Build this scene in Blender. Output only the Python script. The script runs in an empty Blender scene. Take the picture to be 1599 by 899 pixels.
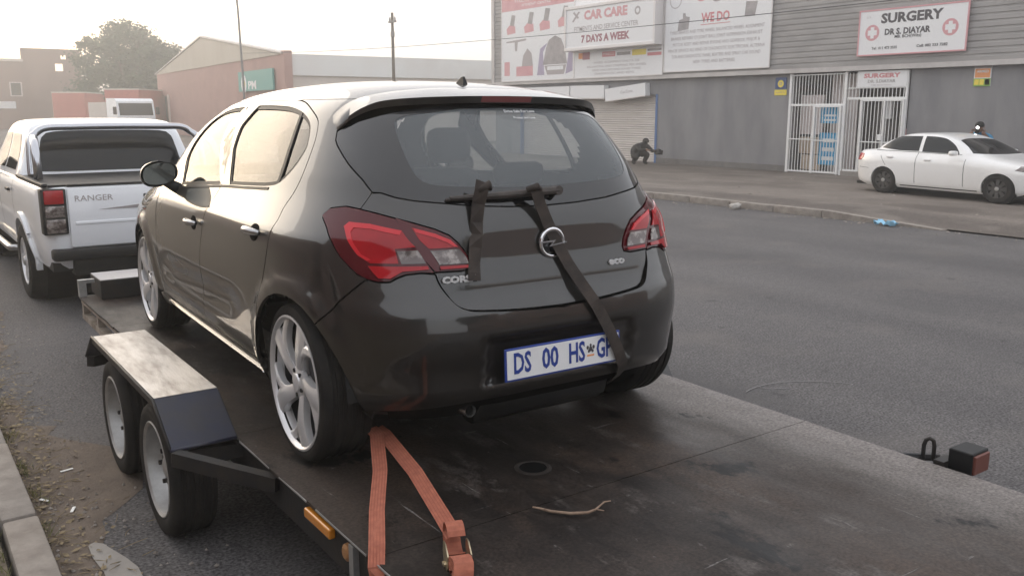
import bpy, bmesh, math, random
import numpy as np
from mathutils import Vector, Matrix, geometry
R = math.radians
SC = bpy.context.scene
COL = SC.collection
rnd = random.Random(7)

# ---------------------------------------------------------------- camera, sky, sun, exposure
cam_d = bpy.data.cameras.new('camera'); cam = bpy.data.objects.new('camera', cam_d); COL.objects.link(cam)
cam.location = (0, 0, 1.75); cam.rotation_euler = (R(90 - 11.3), 0, R(-35.4))
cam_d.sensor_width = 36; cam_d.lens = 36 * 1380 / 1599; cam_d.clip_start = .05; cam_d.clip_end = 2000
SC.camera = cam
SUN_EL, SUN_AZ = 11.0, -4.0          # azimuth in degrees clockwise from +Y (the road ahead)
w = bpy.data.worlds.new('World'); SC.world = w; w.use_nodes = True
nt = w.node_tree; nt.nodes.clear()
wo = nt.nodes.new('ShaderNodeOutputWorld'); bg = nt.nodes.new('ShaderNodeBackground')
sky = nt.nodes.new('ShaderNodeTexSky'); sky.sky_type = 'NISHITA'; sky.sun_disc = False
sky.sun_elevation = R(SUN_EL); sky.sun_rotation = R(SUN_AZ); sky.air_density = 1.0; sky.dust_density = 5.0; sky.ozone_density = 1.0
# thin even cloud veil over the clear sky
veil = nt.nodes.new('ShaderNodeMix'); veil.data_type = 'RGBA'; veil.inputs[0].default_value = .68
veil.inputs[7].default_value = (8.6, 8.6, 8.9, 1)
hs = nt.nodes.new('ShaderNodeHueSaturation'); hs.inputs['Saturation'].default_value = .92; nt.links.new(sky.outputs[0], hs.inputs['Color']); nt.links.new(hs.outputs[0], veil.inputs[6]); nt.links.new(veil.outputs[2], bg.inputs[0])
bg.inputs[1].default_value = .13
nt.links.new(bg.outputs[0], wo.inputs[0])
sun_d = bpy.data.lights.new('sun', 'SUN'); sun_d.energy = .6; sun_d.angle = R(50); sun_d.color = (1, .90, .78)
sun = bpy.data.objects.new('sun', sun_d); COL.objects.link(sun)
sun.rotation_euler = (R(90 - SUN_EL), 0, R(180 - SUN_AZ))
SC.view_settings.view_transform = 'Standard'; SC.view_settings.look = 'None'
SC.view_settings.exposure = 0.64; SC.view_settings.gamma = 1
SC.cycles.use_denoising = True
SC.cycles.max_bounces = 8; SC.cycles.transparent_max_bounces = 12

# ---------------------------------------------------------------- materials
MATS = {}
def mat(name, c, rough=.6, metal=0., c2=None, scale=8., detail=6., bump=0., bscale=None, coat=0., spec=.5, lo=.35, hi=.65, stretch=None, rough2=None, emit=None, cior=1.5):
    if name in MATS: return MATS[name]
    if not coat and metal < .5 and emit is None:                 # dusty, sun-bleached outdoor surfaces
        c = tuple(min(.82, q*1.38) for q in c); c2 = tuple(min(.82, q*1.38) for q in c2) if c2 is not None else None
    m = bpy.data.materials.new(name); m.use_nodes = True; MATS[name] = m
    t = m.node_tree; b = t.nodes['Principled BSDF']
    b.inputs['Base Color'].default_value = (*c, 1); b.inputs['Roughness'].default_value = rough; b.inputs['Metallic'].default_value = metal
    b.inputs['Specular IOR Level'].default_value = spec
    if coat: b.inputs['Coat Weight'].default_value = coat; b.inputs['Coat Roughness'].default_value = .03; b.inputs['Coat IOR'].default_value = cior
    if emit: b.inputs['Emission Color'].default_value = (*emit[:3], 1); b.inputs['Emission Strength'].default_value = emit[3]
    tc = None
    def noise(sc):
        nonlocal tc
        if tc is None:
            tc = t.nodes.new('ShaderNodeTexCoord')
            mp = t.nodes.new('ShaderNodeMapping'); t.links.new(tc.outputs['Object'], mp.inputs[0])
            if stretch: mp.inputs['Scale'].default_value = stretch
            tc = mp
        n = t.nodes.new('ShaderNodeTexNoise'); n.inputs['Scale'].default_value = sc; n.inputs['Detail'].default_value = detail
        n.inputs['Roughness'].default_value = .62
        t.links.new(tc.outputs[0], n.inputs['Vector']); return n
    if c2 is not None:
        n = noise(scale); r = t.nodes.new('ShaderNodeValToRGB')
        r.color_ramp.elements[0].position = lo; r.color_ramp.elements[1].position = hi
        r.color_ramp.elements[0].color = (*c, 1); r.color_ramp.elements[1].color = (*c2, 1)
        t.links.new(n.outputs['Fac'], r.inputs[0]); t.links.new(r.outputs[0], b.inputs['Base Color'])
        if rough2 is not None:
            mr = t.nodes.new('ShaderNodeMapRange'); mr.inputs[1].default_value = lo; mr.inputs[2].default_value = hi
            mr.inputs[3].default_value = rough; mr.inputs[4].default_value = rough2
            t.links.new(n.outputs['Fac'], mr.inputs[0]); t.links.new(mr.outputs[0], b.inputs['Roughness'])
    if bump:
        n = noise(bscale or scale * 6); bp = t.nodes.new('ShaderNodeBump'); bp.inputs['Strength'].default_value = bump; bp.inputs['Distance'].default_value = .01
        t.links.new(n.outputs['Fac'], bp.inputs['Height']); t.links.new(bp.outputs[0], b.inputs['Normal'])
    return m
def glass_mat(name, tint, f0=1.5, rough=.02, dust=.0):
    m = bpy.data.materials.new(name); m.use_nodes = True; t = m.node_tree; t.nodes.clear(); MATS[name] = m
    o = t.nodes.new('ShaderNodeOutputMaterial'); mx = t.nodes.new('ShaderNodeMixShader'); tr = t.nodes.new('ShaderNodeBsdfTransparent')
    gl = t.nodes.new('ShaderNodeBsdfGlossy'); fr = t.nodes.new('ShaderNodeFresnel')
    ge = t.nodes.new('ShaderNodeNewGeometry'); ii = t.nodes.new('ShaderNodeMix'); ii.data_type = 'FLOAT'; ii.inputs[2].default_value = f0; ii.inputs[3].default_value = 1/f0   # a thin pane reflects alike from both sides
    t.links.new(ge.outputs['Backfacing'], ii.inputs[0]); t.links.new(ii.outputs[0], fr.inputs[0])
    tr.inputs[0].default_value = (*tint, 1); gl.inputs['Roughness'].default_value = rough
    t.links.new(fr.outputs[0], mx.inputs[0]); t.links.new(tr.outputs[0], mx.inputs[1]); t.links.new(gl.outputs[0], mx.inputs[2]); t.links.new(mx.outputs[0], o.inputs[0])
    if dust:
        df = t.nodes.new('ShaderNodeBsdfDiffuse'); df.inputs[0].default_value = (.50, .54, .56, 1); m2 = t.nodes.new('ShaderNodeMixShader'); m2.inputs[0].default_value = dust  # bluish diffuse film: dust plus sky reflection painted into the pane
        t.links.new(mx.outputs[0], m2.inputs[1]); t.links.new(df.outputs[0], m2.inputs[2]); t.links.new(m2.outputs[0], o.inputs[0])
    return m
M = dict(
    paint=mat('car_paint', (.0080, .0064, .0052), .40, .25, c2=(.0115, .0092, .0074), scale=1.5, coat=1.0, cior=1.60),
    dust_paint=mat('dusty_paint', (.030, .028, .025), .35, .2, c2=(.016, .015, .013), scale=2.5, coat=.8),
    black=mat('black_plastic', (.010, .010, .010), .5, spec=.3),
    gap=mat('shut_line_black', (.004, .004, .004), .9, spec=.05),
    gloss_black=mat('gloss_black', (.008, .008, .009), .08, coat=.6),
    rubber=mat('rubber', (.008, .0075, .0075), .8, c2=(.019, .017, .015), scale=9, bump=.15, spec=.2),
    alloy=mat('alloy_silver', (.76, .76, .77), .34, .5, c2=(.66, .65, .65), scale=4),
    alloy_dark=mat('alloy_barrel', (.07, .07, .075), .5, .6),
    chrome=mat('chrome', (.75, .75, .76), .10, 1.0),
    lens_dark=mat('lamp_dark_red', (.085, .005, .009), .10, coat=.6, cior=1.4, spec=.25),
    lens_red=mat('lamp_red', (.44, .008, .014), .10, coat=.6, cior=1.4, spec=.25, c2=(.33, .006, .012), scale=6),
    lens_bright=mat('lamp_bright_red', (.62, .026, .036), .10, coat=.6, cior=1.4, spec=.25),
    lens_clear=mat('lamp_smoked_clear', (.09, .065, .06), .12, .3, c2=(.30, .26, .24), scale=22, coat=1.0, lo=.45, hi=.6),
    plate=mat('plate_white', (.68, .69, .72), .4, c2=(.55, .54, .54), scale=7, lo=.5, hi=.75),
    plate_blue=mat('plate_blue', (.018, .04, .20), .4),
    white_paint=mat('white_paint', (.88, .90, .93), .3, coat=.7, c2=(.84, .86, .89), scale=1.2),
    sedan_white=mat('sedan_white_paint', (.87, .87, .86), .3, coat=.7, c2=(.83, .82, .80), scale=1.5),
    dark_glass=mat('dark_window_glass', (.008, .009, .010), .06, spec=.32),
    seat=mat('seat_cloth', (.020, .020, .022), .9),
    deck=None, steel_dark=mat('painted_steel_dark', (.009, .010, .012), .5, .1, c2=(.022, .018, .015), scale=7, bump=.1, spec=.35),
    guard_top=mat('bare_worn_metal', (.44, .43, .42), .40, .75, c2=(.20, .18, .17), scale=3, stretch=(5, 1.2, 3), lo=.42, hi=.70, bump=.25, bscale=4),
    guard_blue=mat('navy_painted_steel', (.012, .015, .034), .45, .1, c2=(.022, .021, .026), scale=5, bump=.3, bscale=5),
    galv=mat('galvanised', (.46, .46, .45), .42, .6, c2=(.34, .33, .32), scale=12),
    amber=mat('amber_reflector', (.60, .22, .02), .25, coat=.6),
    orange_strap=mat('orange_webbing', (.30, .098, .058), .85, c2=(.22, .070, .043), scale=40), orange_dark=mat('orange_webbing_rib', (.20, .055, .034), .85),
    black_strap=mat('black_webbing', (.020, .016, .014), .85, c2=(.045, .034, .028), scale=14),
    brass=mat('zinc_ratchet', (.62, .53, .36), .35, .8, c2=(.40, .33, .22), scale=20),
    wood_twig=mat('twig_bark', (.15, .10, .07), .85, c2=(.24, .17, .12), scale=30),
    kerb=mat('kerb_concrete', (.155, .135, .118), .9, c2=(.225, .20, .175), scale=9, bump=.35, bscale=80),
    concrete=mat('smooth_concrete', (.23, .215, .195), .85, c2=(.18, .165, .15), scale=6, bump=.2),
    soil=mat('soil', (.075, .058, .042), .95, c2=(.13, .105, .075), scale=11, bump=.6, bscale=50),
    wall_grey=mat('grey_wall', (.150, .149, .155), .85, c2=(.205, .200, .203), scale=.9, stretch=(1, 1.6, .45), bump=.35, bscale=40),
    clad=mat('cladding', (.205, .197, .192), .55, .1, c2=(.270, .258, .250), scale=.8, stretch=(1, .9, 2.2)),
    clad_trim=mat('cladding_trim', (.42, .40, .385), .5, .1, c2=(.34, .32, .31), scale=2),
    sign_white=mat('sign_white', (.78, .77, .76), .5, c2=(.72, .71, .70), scale=1.0),
    sign_frame=mat('sign_frame', (.52, .50, .49), .45, .2),
    letter_chrome=mat('bright_letters', (.70, .70, .70), .3, .4), sign_red=mat('sign_red', (.46, .17, .18), .5), sign_pink=mat('sign_faded_red', (.50, .27, .28), .5, c2=(.46, .22, .24), scale=3),
    sign_dark=mat('sign_dark', (.05, .045, .05), .5), sign_grey=mat('sign_grey', (.21, .195, .195), .5, c2=(.31, .285, .285), scale=4),
    sign_mid=mat('sign_midgrey', (.30, .27, .27), .5),
    sign_purple=mat('sign_purple', (.29, .25, .34), .5), sign_orange=mat('sign_orange', (.60, .25, .10), .5), sign_maroon=mat('sign_maroon', (.26, .10, .12), .5),
    sign_yellow=mat('sign_yellow', (.62, .48, .06), .5), sign_blue=mat('sign_blue', (.03, .06, .16), .5), sign_green=mat('sign_green', (.18, .32, .06), .5),
    shutter=mat('shutter_metal', (.48, .45, .42), .5, .2, c2=(.40, .37, .345), scale=1.2, stretch=(1, .5, 3)),
    blue_trim=mat('blue_trim', (.06, .12, .26), .6),
    gate=mat('gate_white', (.76, .75, .73), .5, c2=(.64, .61, .57), scale=5),
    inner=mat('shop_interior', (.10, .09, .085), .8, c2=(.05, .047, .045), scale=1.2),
    tan=mat('tan_board', (.42, .33, .25), .7, c2=(.36, .28, .21), scale=3), pale=mat('pale_board', (.52, .46, .44), .7),
    poster=mat('poster_blue', (.02, .22, .42), .5, c2=(.03, .28, .46), scale=6),
    brick=mat('brick', (.29, .175, .150), .9, c2=(.34, .21, .18), scale=.8, bump=.2, bscale=20),
    brick_dark=mat('brick_dark', (.16, .10, .085), .9, c2=(.20, .13, .11), scale=.6),
    gable=mat('gable_sheet', (.34, .30, .24), .7, c2=(.38, .34, .28), scale=.4, stretch=(1, 3, .3)),
    roof_white=mat('roof_white', (.62, .60, .57), .6, c2=(.54, .52, .49), scale=.4),
    wall_cream=mat('wall_cream', (.50, .45, .40), .8, c2=(.45, .40, .36), scale=.5),
    teal=mat('teal_sign', (.03, .22, .20), .5),
    curtain_red=mat('curtain_red', (.36, .10, .08), .7, c2=(.42, .14, .11), scale=1.0, stretch=(1, 6, .3)),
    curtain_pale=mat('curtain_pale', (.46, .40, .34), .7, c2=(.40, .34, .29), scale=1.5),
    bark=mat('bark', (.07, .055, .042), .95, c2=(.11, .09, .07), scale=4, bump=.5),
    leaf=mat('leaf', (.026, .050, .024), .7, c2=(.052, .082, .036), scale=.7),
    leaf2=mat('leaf_dark', (.022, .040, .022), .7, c2=(.042, .065, .034), scale=.7),
    cloth_black=mat('black_clothes', (.010, .010, .010), .9, c2=(.018, .017, .016), scale=6),
    cloth_blue=mat('blue_shirt', (.03, .16, .28), .85), skin=mat('skin', (.16, .085, .055), .6), hair=mat('hair', (.008, .007, .007), .8),
    pole=mat('pole_grey', (.16, .155, .15), .6), wire=mat('wire', (.03, .03, .03), .6),
    litter=mat('litter_white', (.62, .60, .57), .7), litter_blue=mat('litter_blue', (.22, .44, .62), .5), stone=mat('stone', (.36, .34, .31), .9, c2=(.28, .26, .24), scale=20),
    dry=mat('dry_grass', (.22, .17, .10), .9, c2=(.13, .10, .06), scale=30), grass=mat('grass', (.07, .085, .03), .9, c2=(.16, .14, .06), scale=6),
)
M['side_glass'] = glass_mat('tinted_side_glass', (.50, .52, .51), 1.52)
M['rear_glass'] = glass_mat('rear_glass', (.88, .90, .91), 1.5, dust=.20)
def asphalt(name, ca, cb, dust, dk=.45, stain=None):
    m = bpy.data.materials.new(name); m.use_nodes = True; t = m.node_tree; b = t.nodes['Principled BSDF']; MATS[name] = m
    tc = t.nodes.new('ShaderNodeTexCoord')
    def nz(sc, det, st=None):
        mp = t.nodes.new('ShaderNodeMapping'); t.links.new(tc.outputs['Object'], mp.inputs[0])
        if st: mp.inputs['Scale'].default_value = st
        n = t.nodes.new('ShaderNodeTexNoise'); n.inputs['Scale'].default_value = sc; n.inputs['Detail'].default_value = det; t.links.new(mp.outputs[0], n.inputs['Vector']); return n
    def ramp(n, lo, hi, c1, c2):
        r = t.nodes.new('ShaderNodeValToRGB'); e = r.color_ramp.elements; e[0].position = lo; e[1].position = hi; e[0].color = (*c1, 1); e[1].color = (*c2, 1)
        t.links.new(n.outputs['Fac'], r.inputs[0]); return r
    def mix(a, bb, f, typ='MIX'):
        x = t.nodes.new('ShaderNodeMix'); x.data_type = 'RGBA'; x.blend_type = typ
        if isinstance(f, float): x.inputs[0].default_value = f
        else: t.links.new(f.outputs[0], x.inputs[0])
        t.links.new(a.outputs[0] if a.bl_idname != 'ShaderNodeMix' else a.outputs[2], x.inputs[6]); t.links.new(bb.outputs[0] if bb.bl_idname != 'ShaderNodeMix' else bb.outputs[2], x.inputs[7]); return x
    big = ramp(nz(.35, 6, (1.6, .35, 1)), .40, .62, ca, cb)            # long lanes of wear along the road
    fine = ramp(nz(70, 4), .32, .70, (.35, .35, .35), (1.65, 1.65, 1.65))
    lane = ramp(nz(.55, 3, (1.4, .012, 1)), .35, .66, (.87, .87, .88), (1.10, 1.10, 1.09)); med = ramp(nz(16, 6), .36, .66, (.88, .88, .88), (1.11, 1.11, 1.11)); lane = mix(lane, med, 1.0, 'MULTIPLY'); big = mix(big, lane, 1.0, 'MULTIPLY')
    col = mix(big, fine, 1.0, 'MULTIPLY')
    dn = ramp(nz(1.1, 8), .52, .74, (0, 0, 0), (1, 1, 1))
    dc = t.nodes.new('ShaderNodeRGB'); dc.outputs[0].default_value = (*dust, 1)
    f2 = t.nodes.new('ShaderNodeMath'); f2.operation = 'MULTIPLY'; f2.inputs[1].default_value = dk; t.links.new(dn.outputs[0], f2.inputs[0])
    col = mix(col, dc, f2)
    if stain:
        sn = ramp(nz(.55, 7, (1, .7, 1)), .54, .70, (0, 0, 0), (.75, .75, .75)); sc_ = t.nodes.new('ShaderNodeRGB'); sc_.outputs[0].default_value = (*stain, 1); col = mix(col, sc_, sn)
        sp2 = ramp(nz(5.5, 5), .66, .72, (0, 0, 0), (.6, .6, .6)); sc2 = t.nodes.new('ShaderNodeRGB'); sc2.outputs[0].default_value = tuple(q*.6 for q in stain)+(1,); col = mix(col, sc2, sp2)
    t.links.new(col.outputs[2], b.inputs['Base Color']); b.inputs['Roughness'].default_value = .8; b.inputs['Specular IOR Level'].default_value = .3
    bp = t.nodes.new('ShaderNodeBump'); bp.inputs['Strength'].default_value = .35; bp.inputs['Distance'].default_value = .006
    t.links.new(nz(140, 3).outputs['Fac'], bp.inputs['Height']); t.links.new(bp.outputs[0], b.inputs['Normal'])
    return m
M['asphalt'] = asphalt('asphalt', (.092, .087, .088), (.122, .115, .114), (.165, .148, .135), .45, (.075, .072, .073))
M['apron'] = asphalt('forecourt_tar', (.138, .117, .101), (.205, .177, .155), (.26, .23, .20), .6, (.088, .072, .062))
M['ground'] = asphalt('bare_ground', (.165, .138, .117), (.22, .193, .165), (.27, .24, .21))
def deck_mat():
    m = bpy.data.materials.new('worn_deck_steel'); m.use_nodes = True; t = m.node_tree; b = t.nodes['Principled BSDF']; MATS['deck'] = m
    tc = t.nodes.new('ShaderNodeTexCoord')
    def nz(sc, det, st=(1, 1, 1), ty='FBM'):
        mp = t.nodes.new('ShaderNodeMapping'); t.links.new(tc.outputs['Object'], mp.inputs[0]); mp.inputs['Scale'].default_value = st
        n = t.nodes.new('ShaderNodeTexNoise'); n.inputs['Scale'].default_value = sc; n.inputs['Detail'].default_value = det; n.inputs['Roughness'].default_value = .65; t.links.new(mp.outputs[0], n.inputs['Vector']); return n
    def rampf(n, lo, hi):
        r = t.nodes.new('ShaderNodeMapRange'); r.inputs[1].default_value = lo; r.inputs[2].default_value = hi; t.links.new(n.outputs['Fac'], r.inputs[0]); return r
    def mix(a, c, f):
        x = t.nodes.new('ShaderNodeMix'); x.data_type = 'RGBA'; t.links.new(f.outputs[0], x.inputs[0])
        if isinstance(a, tuple): x.inputs[6].default_value = (*a, 1)
        else: t.links.new(a.outputs[2], x.inputs[6])
        x.inputs[7].default_value = (*c, 1); return x
    c = mix((.015, .0115, .0098), (.045, .034, .028), rampf(nz(1.6, 8, (1, .6, 1)), .42, .60))
    c = mix(c, (.058, .040, .030), rampf(nz(2.3, 9, (1, .5, 1)), .52, .66))          # rust
    c = mix(c, (.092, .079, .071), rampf(nz(5, 11, (1.3, .6, 1)), .57, .70))           # scuffs along the bed
    c = mix(c, (.13, .118, .11), rampf(nz(24, 7, (1.2, .55, 1)), .66, .74))            # scratches
    # dusty wheel track with sky sheen painted in, along the bed's right-hand side
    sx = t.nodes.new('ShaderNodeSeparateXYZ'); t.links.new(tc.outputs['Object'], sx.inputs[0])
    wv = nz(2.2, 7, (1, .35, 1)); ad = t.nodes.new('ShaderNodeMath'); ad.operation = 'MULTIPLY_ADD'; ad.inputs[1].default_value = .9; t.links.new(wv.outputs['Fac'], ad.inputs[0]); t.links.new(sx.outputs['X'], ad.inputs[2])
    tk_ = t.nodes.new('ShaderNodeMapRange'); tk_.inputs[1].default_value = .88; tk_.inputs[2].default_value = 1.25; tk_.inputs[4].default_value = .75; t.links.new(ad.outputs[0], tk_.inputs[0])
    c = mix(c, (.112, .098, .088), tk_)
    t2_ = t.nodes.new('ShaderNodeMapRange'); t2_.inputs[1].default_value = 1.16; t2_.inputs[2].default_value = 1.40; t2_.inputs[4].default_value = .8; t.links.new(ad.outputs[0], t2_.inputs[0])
    c = mix(c, (.20, .18, .168), t2_)  # edge strip paler still, more of the painted sheen
    c = mix(c, (.19, .175, .165), rampf(nz(14, 4, (3.2, .16, 1)), .685, .72))          # thin bright scratches along the bed
    c = mix(c, (.15, .138, .13), rampf(nz(13, 4, (.2, 2.6, 1)), .70, .73))             # and a few across it
    c = mix(c, (.006, .005, .005), rampf(nz(3.4, 10, (1.2, .7, 1)), .60, .64))         # oil spots
    sp_ = nz(85, 5); sm_ = t.nodes.new('ShaderNodeMapRange'); sm_.inputs[1].default_value = .3; sm_.inputs[2].default_value = .7; sm_.inputs[3].default_value = .45; sm_.inputs[4].default_value = 1.6; t.links.new(sp_.outputs['Fac'], sm_.inputs[0])
    mm = t.nodes.new('ShaderNodeMix'); mm.data_type = 'RGBA'; mm.blend_type = 'MULTIPLY'; mm.inputs[0].default_value = 1; t.links.new(c.outputs[2], mm.inputs[6]); t.links.new(sm_.outputs[0], mm.inputs[7]); c = mm
    t.links.new(c.outputs[2], b.inputs['Base Color']); b.inputs['Metallic'].default_value = .05; b.inputs['Specular IOR Level'].default_value = .26
    rr = rampf(nz(3, 7, (1, .5, 1)), .3, .7); rr.inputs[3].default_value = .36; rr.inputs[4].default_value = .70
    t.links.new(rr.outputs[0], b.inputs['Roughness'])
    bp = t.nodes.new('ShaderNodeBump'); bp.inputs['Strength'].default_value = .25; bp.inputs['Distance'].default_value = .01
    t.links.new(nz(9, 8, (1, .5, 1)).outputs['Fac'], bp.inputs['Height']); t.links.new(bp.outputs[0], b.inputs['Normal'])
    return m
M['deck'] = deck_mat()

# ---------------------------------------------------------------- helpers
def link(o, parent=None):
    COL.objects.link(o)
    if parent is not None: o.parent = parent
    return o
def tag(o, label=None, cat=None, group=None, kind=None):
    if label: o['label'] = label
    if cat: o['category'] = cat
    if group: o['group'] = group
    if kind: o['kind'] = kind
    return o
def empty(name, loc=(0, 0, 0), rz=0., label=None, cat=None, group=None, parent=None):
    o = bpy.data.objects.new(name, None); o.empty_display_size = .2; link(o, parent); o.location = loc; o.rotation_euler = (0, 0, rz)
    return tag(o, label, cat, group)
def mesh_obj(name, verts, faces, m=None, parent=None, smooth=False, normals=None, angle=None):
    me = bpy.data.meshes.new(name); me.from_pydata([tuple(map(float, v)) for v in verts], [], [tuple(map(int, f)) for f in faces]); me.validate(clean_customdata=False)
    if m is not None: me.materials.append(M[m] if isinstance(m, str) else m)
    if smooth or normals is not None: me.shade_smooth()
    if angle is not None: me.set_sharp_from_angle(angle=R(angle))
    if normals is not None and len(normals) == len(me.vertices): me.normals_split_custom_set_from_vertices([tuple(map(float, n)) for n in normals])
    me.update()
    return link(bpy.data.objects.new(name, me), parent)
class MB:
    def __init__(s): s.v = []; s.f = []
    def add(s, v, f):
        o = len(s.v); s.v += [tuple(p) for p in v]; s.f += [tuple(i + o for i in q) for q in f]; return s
    def box(s, x0, x1, y0, y1, z0, z1):
        return s.add([(x0,y0,z0),(x1,y0,z0),(x1,y1,z0),(x0,y1,z0),(x0,y0,z1),(x1,y0,z1),(x1,y1,z1),(x0,y1,z1)],
                     [(0,3,2,1),(4,5,6,7),(0,1,5,4),(1,2,6,5),(2,3,7,6),(3,0,4,7)])
    def bbox(s, x0, x1, y0, y1, z0, z1, b=.01):
        # bevelled box: vertical-profile octagon in every direction through three inset boxes' hull
        bm = bmesh.new(); bmesh.ops.create_cube(bm, size=1)
        for v in bm.verts: v.co = Vector(((x0+x1)/2 + v.co.x*(x1-x0), (y0+y1)/2 + v.co.y*(y1-y0), (z0+z1)/2 + v.co.z*(z1-z0)))
        bmesh.ops.bevel(bm, geom=bm.edges[:], offset=b, segments=2, affect='EDGES', profile=.5)
        bm.verts.index_update(); s.add([v.co[:] for v in bm.verts], [[v.index for v in f.verts] for f in bm.faces]); bm.free(); return s
    def tube(s, pts, r, n=8, caps=True):
        pts = [Vector(p) for p in pts]; rs = r if isinstance(r, (list, tuple)) else [r] * len(pts)
        rings = []; up = None
        for i, p in enumerate(pts):
            d = (pts[min(i+1, len(pts)-1)] - pts[max(i-1, 0)]).normalized()
            if up is None:
                up = Vector((0, 0, 1)) if abs(d.z) < .9 else Vector((1, 0, 0))
            a = d.cross(up).normalized(); b_ = a.cross(d).normalized(); up = b_
            rings.append([p + (a*math.cos(2*math.pi*k/n) + b_*math.sin(2*math.pi*k/n)) * rs[i] for k in range(n)])
        v = [q for ring in rings for q in ring]; f = []
        for i in range(len(pts)-1):
            for k in range(n): f.append((i*n+k, i*n+(k+1) % n, (i+1)*n+(k+1) % n, (i+1)*n+k))
        if caps: f.append(tuple(range(n-1, -1, -1))); f.append(tuple((len(pts)-1)*n+k for k in range(n)))
        return s.add(v, f)
    def lathe(s, prof, n=32, axis='x', c=(0, 0, 0), close=False):
        v = []; f = []
        for (a, r) in prof:
            for k in range(n):
                t = 2*math.pi*k/n; q = (a, r*math.cos(t), r*math.sin(t))
                if axis == 'y': q = (r*math.cos(t), a, r*math.sin(t))
                if axis == 'z': q = (r*math.cos(t), r*math.sin(t), a)
                v.append((q[0]+c[0], q[1]+c[1], q[2]+c[2]))
        m = len(prof)
        for i in range(m-1 if not close else m):
            j = (i+1) % m
            for k in range(n): f.append((i*n+k, i*n+(k+1) % n, j*n+(k+1) % n, j*n+k))
        return s.add(v, f)
    def prism(s, poly, fn):
        # poly of 2D points, fn(u,v,side)->3D for side 0/1
        n = len(poly); v = [fn(*p, 0) for p in poly] + [fn(*p, 1) for p in poly]
        return s.add(v, [tuple(range(n))[::-1], tuple(range(n, 2*n))] + [(i, (i+1) % n, n+(i+1) % n, n+i) for i in range(n)])
    def ribbon(s, pts, wdir, wid, th):
        # flat band along pts; wdir: width direction (one vector or a list)
        pts = [Vector(p) for p in pts]; v = []
        for i, p in enumerate(pts):
            d = (pts[min(i+1, len(pts)-1)] - pts[max(i-1, 0)]).normalized()
            a = Vector(wdir[i] if isinstance(wdir, list) else wdir); a = (a - d*a.dot(d)).normalized(); nn = d.cross(a).normalized()
            for (x, y) in ((-1, -1), (1, -1), (1, 1), (-1, 1)): v.append(p + a*x*wid/2 + nn*y*th/2)
        f = []
        for i in range(len(pts)-1):
            for k in range(4): f.append((i*4+k, i*4+(k+1) % 4, (i+1)*4+(k+1) % 4, (i+1)*4+k))
        f.append((3, 2, 1, 0)); f.append(tuple((len(pts)-1)*4+k for k in range(4)))
        return s.add(v, f)
    def build(s, name, m, parent=None, smooth=False, angle=None):
        o = mesh_obj(name, s.v, s.f, m, parent, smooth or angle is not None, angle=angle)
        bm = bmesh.new(); bm.from_mesh(o.data); bmesh.ops.recalc_face_normals(bm, faces=bm.faces[:]); bm.to_mesh(o.data); bm.free()
        return o
def copy_tree(o, parent=None):
    c = o.copy(); COL.objects.link(c); c.parent = parent
    for ch in list(o.children):
        copy_tree(ch, c)
    return c
def text(name, s, size, m, mtx, parent=None, bold=.0, ext=.001, align='CENTER', width=None, space=1.0):
    cu = bpy.data.curves.new(name, 'FONT'); cu.body = s; cu.size = size; cu.align_x = align; cu.align_y = 'CENTER'; cu.offset = bold; cu.extrude = ext; cu.space_character = space; cu.resolution_u = 2
    o = bpy.data.objects.new(name, cu); me = bpy.data.meshes.new_from_object(o); bpy.data.objects.remove(o); bpy.data.curves.remove(cu)
    me.name = name
    if width:
        xs = [v.co.x for v in me.vertices]; k = width / max(1e-6, max(xs) - min(xs)); c = (max(xs) + min(xs)) / 2 if align == 'CENTER' else 0
        for v in me.vertices: v.co.x = (v.co.x - c) * k
    me.transform(mtx)
    me.materials.clear(); me.materials.append(M[m]); return link(bpy.data.objects.new(name, me), parent)
def frame_mtx(o, ux, uy):
    ux = Vector(ux).normalized(); uy = Vector(uy); uy = (uy - ux*uy.dot(ux)).normalized(); uz = ux.cross(uy)
    m = Matrix.Identity(4)
    for i in range(3): m[i][0] = ux[i]; m[i][1] = uy[i]; m[i][2] = uz[i]; m[i][3] = o[i]
    return m
def crv(pts, n=6):
    # Catmull-Rom through an open run of 2D points
    p = [np.array(q, float) for q in pts]; out = []
    for i in range(len(p)-1):
        p0 = p[max(i-1, 0)]; p1 = p[i]; p2 = p[i+1]; p3 = p[min(i+2, len(p)-1)]
        for k in range(n):
            t = k/n; out.append(tuple(.5*((2*p1) + (p2-p0)*t + (2*p0-5*p1+4*p2-p3)*t*t + (3*p1-p0-3*p2+p3)*t**3)))
    out.append(tuple(p[-1])); return out
def crvc(pts, n=6):
    q = list(pts); m = len(q); e = [q[-2], q[-1]] + q + [q[0], q[1]]
    c = crv(e, n); return c[2*n: 2*n + m*n]

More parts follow.
